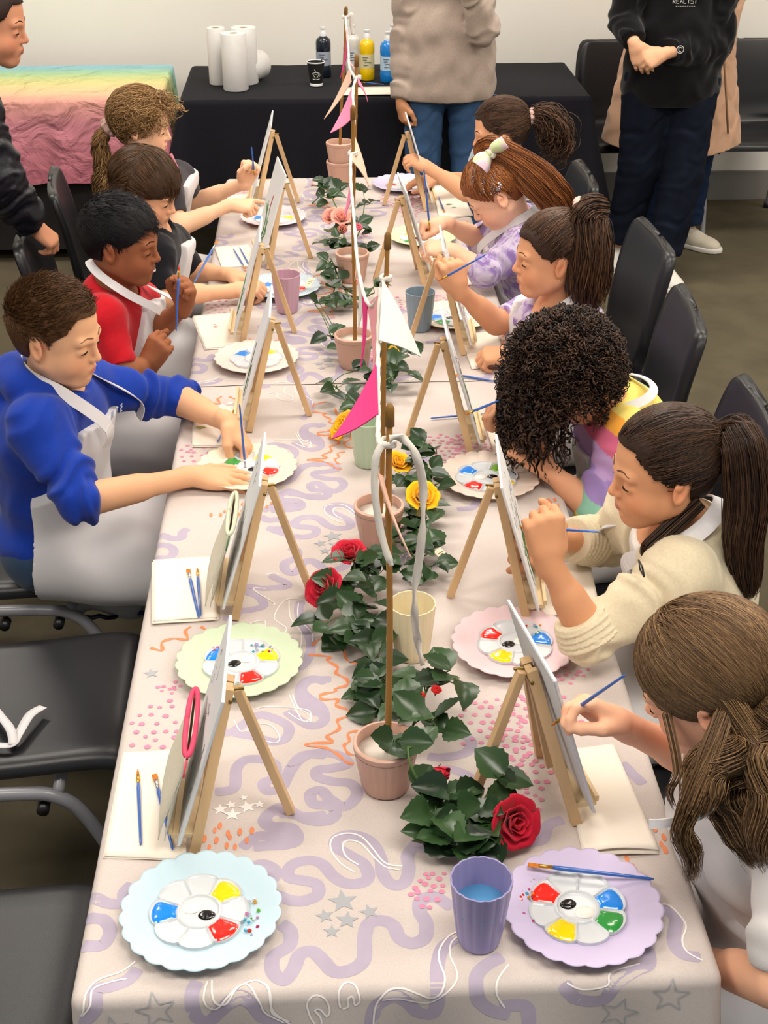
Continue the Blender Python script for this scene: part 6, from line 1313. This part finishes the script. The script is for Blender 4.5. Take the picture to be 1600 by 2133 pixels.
p.tail(rg,160,[p.toW(np.array([-.05,.05,-.05])),pY(1395,1100,1.93),pY(1352,1140,1.92),pY(1345,1165,1.92)],[.012,.016,.014,.006],DK,rad=.0011,name='loose_lock')
# child with the curly mop
J=dict(hc=pY(1188,776,2.54),neck=pY(1292,862,2.60),shL=pY(1310,918,2.47),elL=pY(1238,1065,2.42),wrL=pY(1135,972,2.47),shR=(.58,2.74,.86),elR=(.49,2.72,.80),wrR=pY(1082,852,2.66),pel=(.69,2.66,.535))
p=Person('child with a dark curly mop and rainbow striped top, head bent low',GP,J,hframe(176,50,0),1.05,'#C48E6E','#B0685E',h=.0032,bs=1.0,facing=180,hands=[('L',(-.6,.1,.62),(.1,-.75,.6),'curl'),('R',(-.85,-.3,.2),(-.1,.3,1),'pinch')])
STC=['#B898C8','#D46A8C','#E8A040','#E6D070','#9CCCB4','#A890CC','#D8A0BC','#DE5E80','#E49A3C','#E8D468','#8FC4AE','#A088C4']
def rb(P):
    t=(P[:,2]*1.0+(P[:,0])*.55+.012*np.sin(P[:,1]*30+P[:,0]*24))*22; C=np.array([srgb(c) for c in STC]); return C[np.floor(t).astype(int)%len(C)]
p.top('rainbow_top',mat('rainbow_stripes',attr='Col',rough=.9,spec=.12,bump=(420,.2,.0006)),.019,armto=1.02,fold=(.0055,60,1),hem=-.07,colfn=rb,h=.0036); p.trousers(fab('black_leggings','#0C0C10')); p.shoes(M_shoeW); p.apron(off=.008,inf=.014,bibtop=.84,bibw=.10)
n_=p.J['neck']; p.strap([pY(1245,905,2.50),pY(1290,858,2.50),pY(1345,832,2.52),pY(1362,808,2.56),pY(1340,786,2.60),pY(1290,775,2.64)],.020)
face_extras(p,'#2A1C16'); p.cap(M_cap,'#17100E',thick=.024,front=.040,nape=-.055,ear=.006,wob=.004,fr=70)
rg=RG(7); CU=('#120B09','#523A2C')
curls(p,rg,1500,CU,length=.095,out=.045,crad=.0068,turns=3.4,rad=.0019,front=.04,thick=.016,steps=34,jit=.25,lenf=lambda q:1.35 if q[0]>.0 else (.75 if q[0]>-.04 else .35))
curls(p,rg,500,CU,length=.040,out=.052,crad=.0075,turns=2.6,rad=.0013,front=.04,thick=.020,steps=26,jit=.5)
curls(p,rg,60,CU,length=.17,out=.062,crad=.0085,turns=6,rad=.0036,front=.04,thick=.012,steps=60,jit=.2,name='ringlets',sel=lambda q:q[1]>.02 and q[0]>-.015)
# girl with pink scrunchie
J=dict(hc=pY(1150,530,3.10),neck=pY(1172,645,3.12),shL=(.555,2.98,.87),elL=pZ(1140,745,.80),wrL=pZ(1068,738,.785),shR=pY(1100,660,3.25),elR=pY(1034,672,3.20),wrR=pY(956,604,3.11),pel=(.64,3.22,.53))
p=Person('girl with a high brown ponytail, pink scrunchie and earring',GP,J,hframe(184,2,0),1.05,'#C8916E','#B26A62',h=.0030,bs=.98,facing=180,hands=[('R',(-.25,-.1,.96),(.2,-.9,.3),'fist'),('L',(-1,.15,-.05),(0,-.2,1),'curl')])
p.top('tie_dye_top',M_tie,.011,armto=.78,fold=(.0045,60,1),hem=-.03,neckr=.052); p.trousers(M_navy); p.shoes(M_shoeW); p.apron(off=.010,inf=.014,bibtop=.88,bibw=.10); p.autostrap(f=.122,zt=.86)
face_extras(p,'#5A4232',eye_dir=8); p.cap(M_cap,'#33221A',thick=.005,front=.056,nape=-.05,ear=.024)
rg=RG(8); MB_=('#24160F','#6A4A34'); tp=np.array([-.078,0,.098]); p.flow(rg,3400,tp,steps=13,length=.24,col=MB_,thick=.0075,lift=.003,jit=.4,front=.056); sc=p.toW(tp); scrunchie(p,sc+np.array([.004,-.012,.006]),(.9,0,.7),.029,.014)
p.tail(rg,1500,[sc,sc+np.array([.035,-.01,.022]),pY(1226,450,3.08),pY(1228,520,3.06),pY(1225,590,3.05),pY(1222,650,3.05)],[.016,.024,.044,.054,.052,.030],MB_,rad=.0013,curl=.004,cfreq=50,frizz=.0009)
mb=MB(); mb.lathe([(.0001,-.0022),(.0022,0),(.0001,.0022)],10,c=tuple(p.toW(np.array([-.002,.083,-.040])))); W(mb.build('earring',mat('gold',srgb('#D8B060'),.2,.6,metal=1),p.e,smooth=True))
# girl with the rainbow bow
J=dict(hc=pY(1034,398,3.72),neck=pY(1082,468,3.76),shL=pY(1090,520,3.62),elL=pY(1008,566,3.60),wrL=pY(942,522,3.63),shR=(.545,3.86,.85),elR=pY(1000,498,3.88),wrR=pY(928,464,3.78),pel=(.62,3.80,.53))
p=Person('girl with long red hair and a pastel rainbow bow, leaning low',GP,J,hframe(178,38,0),1.04,'#D8A98C','#C47C74',h=.0032,bs=.98,facing=180,hands=[('L',(-.95,.2,.15),(.1,-.3,1),'curl'),('R',(-1,-.1,.05),(0,.2,1),'fist')])
p.top('tie_dye_sweater',M_tie,.015,armto={'L':1.35,'R':1.05},fold=(.006,60,1),hem=-.03); p.trousers(M_navy); p.shoes(M_shoeW); p.apron(off=.008,inf=.017,bibtop=.84,bibw=.11); p.autostrap(f=.125,zt=.82,w=.024)
face_extras(p,'#8A5A38'); p.cap(M_cap,'#7A4526',thick=.006,front=.052,nape=-.05,ear=.024)
rg=RG(9); RD=('#5A2E16','#B8743E'); tp=np.array([-.020,.0,.122]); p.flow(rg,3600,tp,steps=13,length=.24,col=RD,thick=.0085,lift=.004,jit=.4,front=.052); sc=p.toW(tp)
p.tail(rg,1400,[sc,sc+np.array([.03,-.02,.025]),pY(1085,345,3.68),pY(1125,378,3.66),pY(1160,415,3.66),pY(1185,445,3.68)],[.014,.034,.046,.052,.050,.030],RD,rad=.0013,curl=.003,cfreq=45,frizz=.0005,flat=.8)
M_bow=ctee('pastel_rainbow_satin','#E4C6D4','#C8D8A0')
def bowloop(A,B,C_,w):
    mb=MB(); pp=catmull([V(*A),V(*B),V(*C_)],8); vs=[]
    for i,q in enumerate(pp):
        t=i/(len(pp)-1); ww=w*(.25+.9*math.sin(min(1,t*1.15)*pi*.62)); n=V(.2,-.9,.35).normalized(); d=(pp[min(i+1,len(pp)-1)]-pp[max(i-1,0)]).normalized(); x=d.cross(n).normalized()
        for a in(-1,-.5,0,.5,1): vs.append(q+x*a*ww+n*(.010*math.cos(a*2.4)*math.sin(t*3)))
    f=[[i*5+k,i*5+k+1,(i+1)*5+k+1,(i+1)*5+k] for i in range(len(pp)-1) for k in range(4)]; mb.add(vs,f); o=mb.build('bow_loop',M_bow,p.e,smooth=True); W(o); q=o.modifiers.new('s','SOLIDIFY'); q.thickness=.0025
b0=pY(1022,320,3.665); bowloop(b0,pY(1034,308,3.65),pY(1052,296,3.64),.016); bowloop(b0,pY(1010,333,3.645),pY(1000,348,3.63),.024); scrunchie(p,b0,(.5,0,.8),.008,.007,M_bow,'bow_knot')
mb=MB(); r_=random.Random(3)
for (u,v,dv) in((985,360,36),(1005,365,50),(1027,372,44),(1040,390,18)):
    for k in range(26): 
        c=pY(u+r_.uniform(-5,5)-k*.3*(1 if u<1020 else .2),v+dv*k/26,3.72)-p.J['hc']; l=(c@p.R); l=c
        d=nrm(pY(u,v,3.72)-np.array([0,0,CH])); o_=pY(u+r_.uniform(-5,5),v-10+dv*k/26,3.72); # march to the hair surface
        t=-.25
        while t<.2:
            q=o_+d*t; e_=(q-(p.J['hc']+p.R@np.array([-.01,0,.03])*p.hs))@p.R/(np.array([.103,.086,.093])*p.hs)
            if np.linalg.norm(e_)<1: break
            t+=.002
        else: continue
        mb.box(V(*q),(.0032,.0032,.0008),Matrix.Rotation(r_.uniform(0,3),3,V(r_.random(),r_.random(),r_.random())))
W(mb.build('hair_glitter',mat('silver_glitter',srgb('#DCDDE4'),.15,.9,metal=.7),p.e))
# far girl with the curly bun
J=dict(hc=pY(1043,272,4.40),neck=pY(1072,350,4.42),shL=pY(1065,395,4.30),elL=pY(972,400,4.28),wrL=pY(896,352,4.34),shR=(.55,4.52,.86),elR=pY(985,380,4.55),wrR=pY(908,372,4.50),pel=(.63,4.45,.53))
p=Person('girl with a dark curly bun, farthest child on the right side',GP,J,hframe(180,10,0),1.04,'#C79270','#B06860',h=.0034,bs=.96,facing=180,hands=[('L',(-.75,.1,.45),(.3,-.3,1),'curl'),('R',(-1,-.05,-.05),(0,0,1),'rest')])
p.top('pale_blue_check_top',fab('pale_blue_gingham','#AEBCC8'),.012,armto=.75,fold=(.004,60,1),hem=-.03); p.trousers(M_navy); p.shoes(M_shoeW); p.apron(off=.010,inf=.015,bibtop=.84,bibw=.10)
face_extras(p,'#33241C'); p.cap(M_cap,'#35251B',thick=.005,front=.058,nape=-.05,ear=.024)
rg=RG(10); BN=('#2A1C14','#6E4E38'); tp=np.array([-.108,0,.030]); p.flow(rg,2600,tp,steps=12,length=.22,col=BN,thick=.0075,lift=.003,jit=.4); sc=p.toW(tp); scrunchie(p,sc+np.array([.004,0,.0]),(.9,0,-.1),.018,.009)
p.tail(rg,420,[sc,sc+np.array([.045,0,-.005]),sc+np.array([.085,-.01,-.045]),sc+np.array([.085,-.01,-.10]),sc+np.array([.07,-.01,-.135])],[.014,.050,.060,.056,.030],BN,rad=.0014,curl=.009,cfreq=130,frizz=.0018,name='curly_ponytail')
# ---------------------------------------------------------------- adults
def walkleg(hip,kn,an): return (np.array(hip,float),np.array(kn,float),np.array(an,float))
Person.adult_=False
def stand(J,fw,sw=.10,z=.085,dk=(0,0)):
    f=np.array(fw,float); l=np.array([-f[1],f[0],0]); p=np.array(J['pel'],float); out=[]
    for i,sd in enumerate((1,-1)): h=p+l*sd*.09; k=p+l*sd*sw+f*(.03+dk[i]); k[2]=.49; a=p+l*sd*sw*1.1+f*(dk[i]*1.4-.02); a[2]=z; out.append(walkleg(h,k,a))
    return out
# adult leaning on a chair, far left
J=dict(hc=pY(-22,44,3.92),neck=pY(-80,140,3.95),shR=pY(-62,235,3.84),elR=pY(0,372,3.83),wrR=pY(66,468,3.90),shL=(-1.12,4.10,1.17),elL=(-1.16,4.18,.93),wrL=(-1.22,4.22,.76),pel=(-1.36,3.97,.86))
lg=[walkleg((-1.37,4.06,.84),(-1.32,4.08,.47),(-1.34,4.10,.085)),walkleg((-1.37,3.88,.84),(-1.32,3.86,.47),(-1.34,3.84,.085))]
p=Person('adult in a dark puffer jacket leaning over, one hand on a chair back',None,J,hframe(-3,10,0),1.08,'#BE8566','#9A5548',h=.0042,bs=1.18,seated=False,hands=[('R',(.72,.15,-.68),(.45,-.2,.85),'curl'),('L',(.1,0,-1),(0,1,0),'rest')],legpts=lg)
M_puff=mat('puffer_nylon',srgb('#17171F'),.42,.4,noise=(20,.1),bump=(60,.4,.004))
p.top('puffer_jacket',M_puff,.036,armto=1.97,fold=(.007,110,0),hem=-.02,wob=.003,h=.0048,neckr=.06)
p.trousers(M_navy,inf=.014,h=.006); p.shoes(M_shoeD,h=.005); face_extras(p,'#2A1A14',eye_dir=18); p.cap(M_cap,'#2A1A14',thick=.006,front=.060,nape=-.05,ear=.022)
rg=RG(21); p.flow(rg,2200,(-.11,0,.02),steps=11,length=.22,col=('#1A100C','#42281C'),thick=.004,jit=.4); sc=p.toW(np.array([-.115,0,.02])); p.tail(rg,300,[sc,sc+np.array([-.03,0,.01]),sc+np.array([-.04,0,-.02]),sc+np.array([-.02,0,-.03])],[.02,.035,.035,.01],('#1A100C','#42281C'),rad=.0015,name='hair_bun')
# adult in the beige sweatshirt, facing the table
J=dict(hc=(.525,5.68,1.60),neck=(.525,5.74,1.43),shR=pY(858,-42,5.74),elR=pY(845,98,5.76),wrR=pY(836,212,5.70),shL=pY(985,-42,5.74),elL=pY(1008,62,5.60),wrL=(.56,5.53,1.36),pel=(.525,5.76,.885))
J['shR'][2]=J['shL'][2]=1.36
p=Person('adult in a beige sweatshirt and blue jeans standing behind the far table end',None,J,hframe(-90,15,0),1.14,'#B9825F','#9A5548',h=.0044,bs=1.10,seated=False,facing=-90,hands=[('R',(.08,-.12,-1),(-.9,-.35,0),'curl'),('L',(-.1,.1,1),(.3,-.9,0),'curl')],legpts=stand(J,(0,-1,0),.095))
M_beige=fab('beige_fleece','#AE9D91'); M_jn=mat('mid_blue_denim',srgb('#3A5578'),.9,.12,noise=(26,.16,5),bump=(420,.3,.0008))
p.top('sweatshirt',M_beige,.026,armto=1.93,flare=.036,fold=(.008,42,.4),hem=.005,wob=.003,h=.0050,neckr=.055); p.trousers(M_jn,inf=.016,h=.0055,fold=(.004,30,2)); p.shoes(M_shoeW,h=.005)
face_extras(p,'#2A1A14'); p.cap(M_cap,'#2A1A14',thick=.012,front=.056,nape=-.06); rg=RG(22); crop(p,rg,1800,(.02,.04),('#1A100C','#42281C'),dirf=lambda q:(.5,q[1]*6,-.4))
# sweatshirt hem band and cuff
def band(p,c,rx,ry,h_,m,name,r=.012):
    mb=MB(); n=48; mb.tube([V(c[0]+rx*math.cos(t),c[1]+ry*math.sin(t),c[2]) for t in [2*pi*k/n for k in range(n+1)]],r,10,cap=False,flat=(h_,1)); return W(mb.build(name,m,p.e,smooth=True))
S=SDF(J['wrR']-.08,J['wrR']+.10,.003); d=nrm(J['elR']-J['wrR']); S.cone(J['wrR']+d*.012,J['wrR']+d*.085,.034,.040,.004,capa=0,capb=0,fold=(.0012,500,0)); part('ribbed_cuff',S,M_beige,p.e)
# adult in the black hoodie
J=dict(hc=(1.46,5.74,1.58),neck=(1.46,5.78,1.42),shR=(1.29,5.78,1.36),elR=pY(1302,38,5.76),wrR=pY(1322,92,5.62),shL=(1.63,5.78,1.36),elL=pY(1492,90,5.76),wrL=pY(1384,112,5.60),pel=(1.47,5.80,.87))
lg=[walkleg((1.56,5.80,.84),(1.54,5.72,.47),(1.478,5.665,.09)),walkleg((1.38,5.80,.84),(1.37,5.80,.48),(1.335,5.88,.09))]
p=Person('adult in a black hoodie and navy trousers standing with clasped hands',None,J,hframe(-95,15,0),1.12,'#CF9C7C','#A8605A',h=.0040,bs=1.12,seated=False,facing=-90,hands=[('R',(.38,-.25,-.88),(-.25,-.9,.2),'rest'),('L',(-.92,-.2,-.30),(.1,-.8,.55),'curl')],legpts=lg,fws=[np.array([.25,-.97,0]),np.array([-.50,-.86,0])])
M_bh2=fab('black_fleece','#0D0D10'); p.top('hoodie',M_bh2,.034,flare=.036,armto={'R':1.88,'L':1.84},fold=(.008,40,.8),hem=-.02,wob=.003,h=.0052,hood=False,neckr=.055)
p.trousers(mat('navy_trousers',srgb('#141926'),.9,.12,noise=(20,.2),bump=(30,.3,.004)),inf=.034,h=.006,fold=(.005,26,2),legto=.90); p.shoes(M_shoeW,h=.0045,sc=1.08)
face_extras(p,'#2A1A14'); p.cap(M_cap,'#2A1A14',thick=.010,front=.056,nape=-.06)
# sleeve badge and chest print
q=pY(1417,103,5.545); mb=MB(); n=28
mb.tube([V(*q)+V(.014*math.cos(t),-.002,.014*math.sin(t)) for t in [2*pi*k/n for k in range(n+1)]],.0016,6,cap=False); mb.tube([V(*q)+V(.008*math.cos(t)*(1-.3*k/14),-.002,.008*math.sin(t)) for k,t in enumerate([.4+2*pi*k/18 for k in range(15)])],.0016,6); W(mb.build('sleeve_badge',mat('badge_white',srgb('#C9C9C6'),.7,.2),p.e))
mb=MB(); GL={'R':[[(0,0),(0,2),(1,2),(1,1),(0,1)],[(0,1),(1,0)]],'E':[[(1,0),(0,0),(0,2),(1,2)],[(0,1),(.8,1)]],'A':[[(0,0),(.5,2),(1,0)],[(.2,.8),(.8,.8)]],'L':[[(0,2),(0,0),(1,0)]],'I':[[(.5,0),(.5,2)]],'S':[[(1,2),(0,2),(0,1),(1,1),(1,0),(0,0)]],'T':[[(0,2),(1,2)],[(.5,2),(.5,0)]]}
for i,ch in enumerate('REALIST'):
    c=pY(1402+i*7.4,7,5.60)
    for st in GL[ch]: mb.tube([V(*c)+V(a*.010,0,b*.0085) for a,b in st],.0014,5)
for i in range(9): mb.tube([V(*pY(1408+i*4.6,13,5.60)),V(*pY(1411+i*4.6,13,5.60))],.0008,4)
W(mb.build('chest_print',MATS['badge_white'],p.e))
# adult in the peach coat behind
J=dict(hc=(1.58,6.10,1.60),neck=(1.58,6.14,1.44),shR=(1.42,6.14,1.38),elR=(1.40,6.16,1.12),wrR=(1.46,6.08,.90),shL=(1.74,6.14,1.38),elL=(1.78,6.16,1.12),wrL=(1.72,6.08,.90),pel=(1.58,6.14,.88))
lg=[walkleg((1.66,6.14,.84),(1.69,6.10,.47),(1.70,6.14,.09)),walkleg((1.50,6.14,.84),(1.49,6.12,.47),(1.50,6.16,.09))]
p=Person('adult in a long peach coat and blue jeans, mostly hidden behind the black hoodie adult',None,J,hframe(-80,10,0),1.12,'#CF9C7C','#A8605A',h=.0046,bs=1.14,seated=False,facing=-90,hands=[('R',(.3,-.4,-.8),(0,-1,.2),'rest'),('L',(-.3,-.4,-.8),(0,-1,.2),'rest')],legpts=lg,fws=[np.array([.75,-.66,0]),np.array([-.4,-.92,0])])
M_coat=fab('peach_wool','#C49C80',noise=(200,.06)); S=p.grid(.10,.0055,zlo=.38,zhi=1.52); p.limb(S,.034,legs=False,armto=1.95,fold=(.006,30,0)); c=p.J['pel']
S.cone(c+[0,0,.25],c-[0,.01,.42],.15,.235,.05,flat=((1,0,0),1.35),capb=0,fold=(.004,12,0)); S.cone(p.J['neck']+[0,0,-.03],p.J['hc'],.06,.07,.01,'-')
x_,y_,z_=S.ax[0][:,None,None],S.ax[1][None,:,None],S.ax[2][None,None,:]; S.F=np.maximum(S.F,(.470+.10*np.abs(x_-1.58)-z_+0*y_).astype(np.float32)); part('long_coat',S,M_coat,p.e)
mb=MB(); mb.tube([V(*pY(1508,110,5.84)),V(*pY(1513,200,5.845)),V(*pY(1517,278,5.85))],.005,8); W(mb.build('coat_tie',fab('coat_tie_brown','#9A7458'),p.e,smooth=True))
p.trousers(mat('dark_denim',srgb('#1E2C48'),.9,.12,noise=(20,.15)),inf=.026,h=.006,legto=.93); p.shoes(mat('cream_leather',srgb('#CFC6B4'),.5,.3),h=.0045,sc=1.08)
face_extras(p,'#2A1A14'); p.cap(M_cap,'#4A3020',thick=.010,front=.056,nape=-.06)
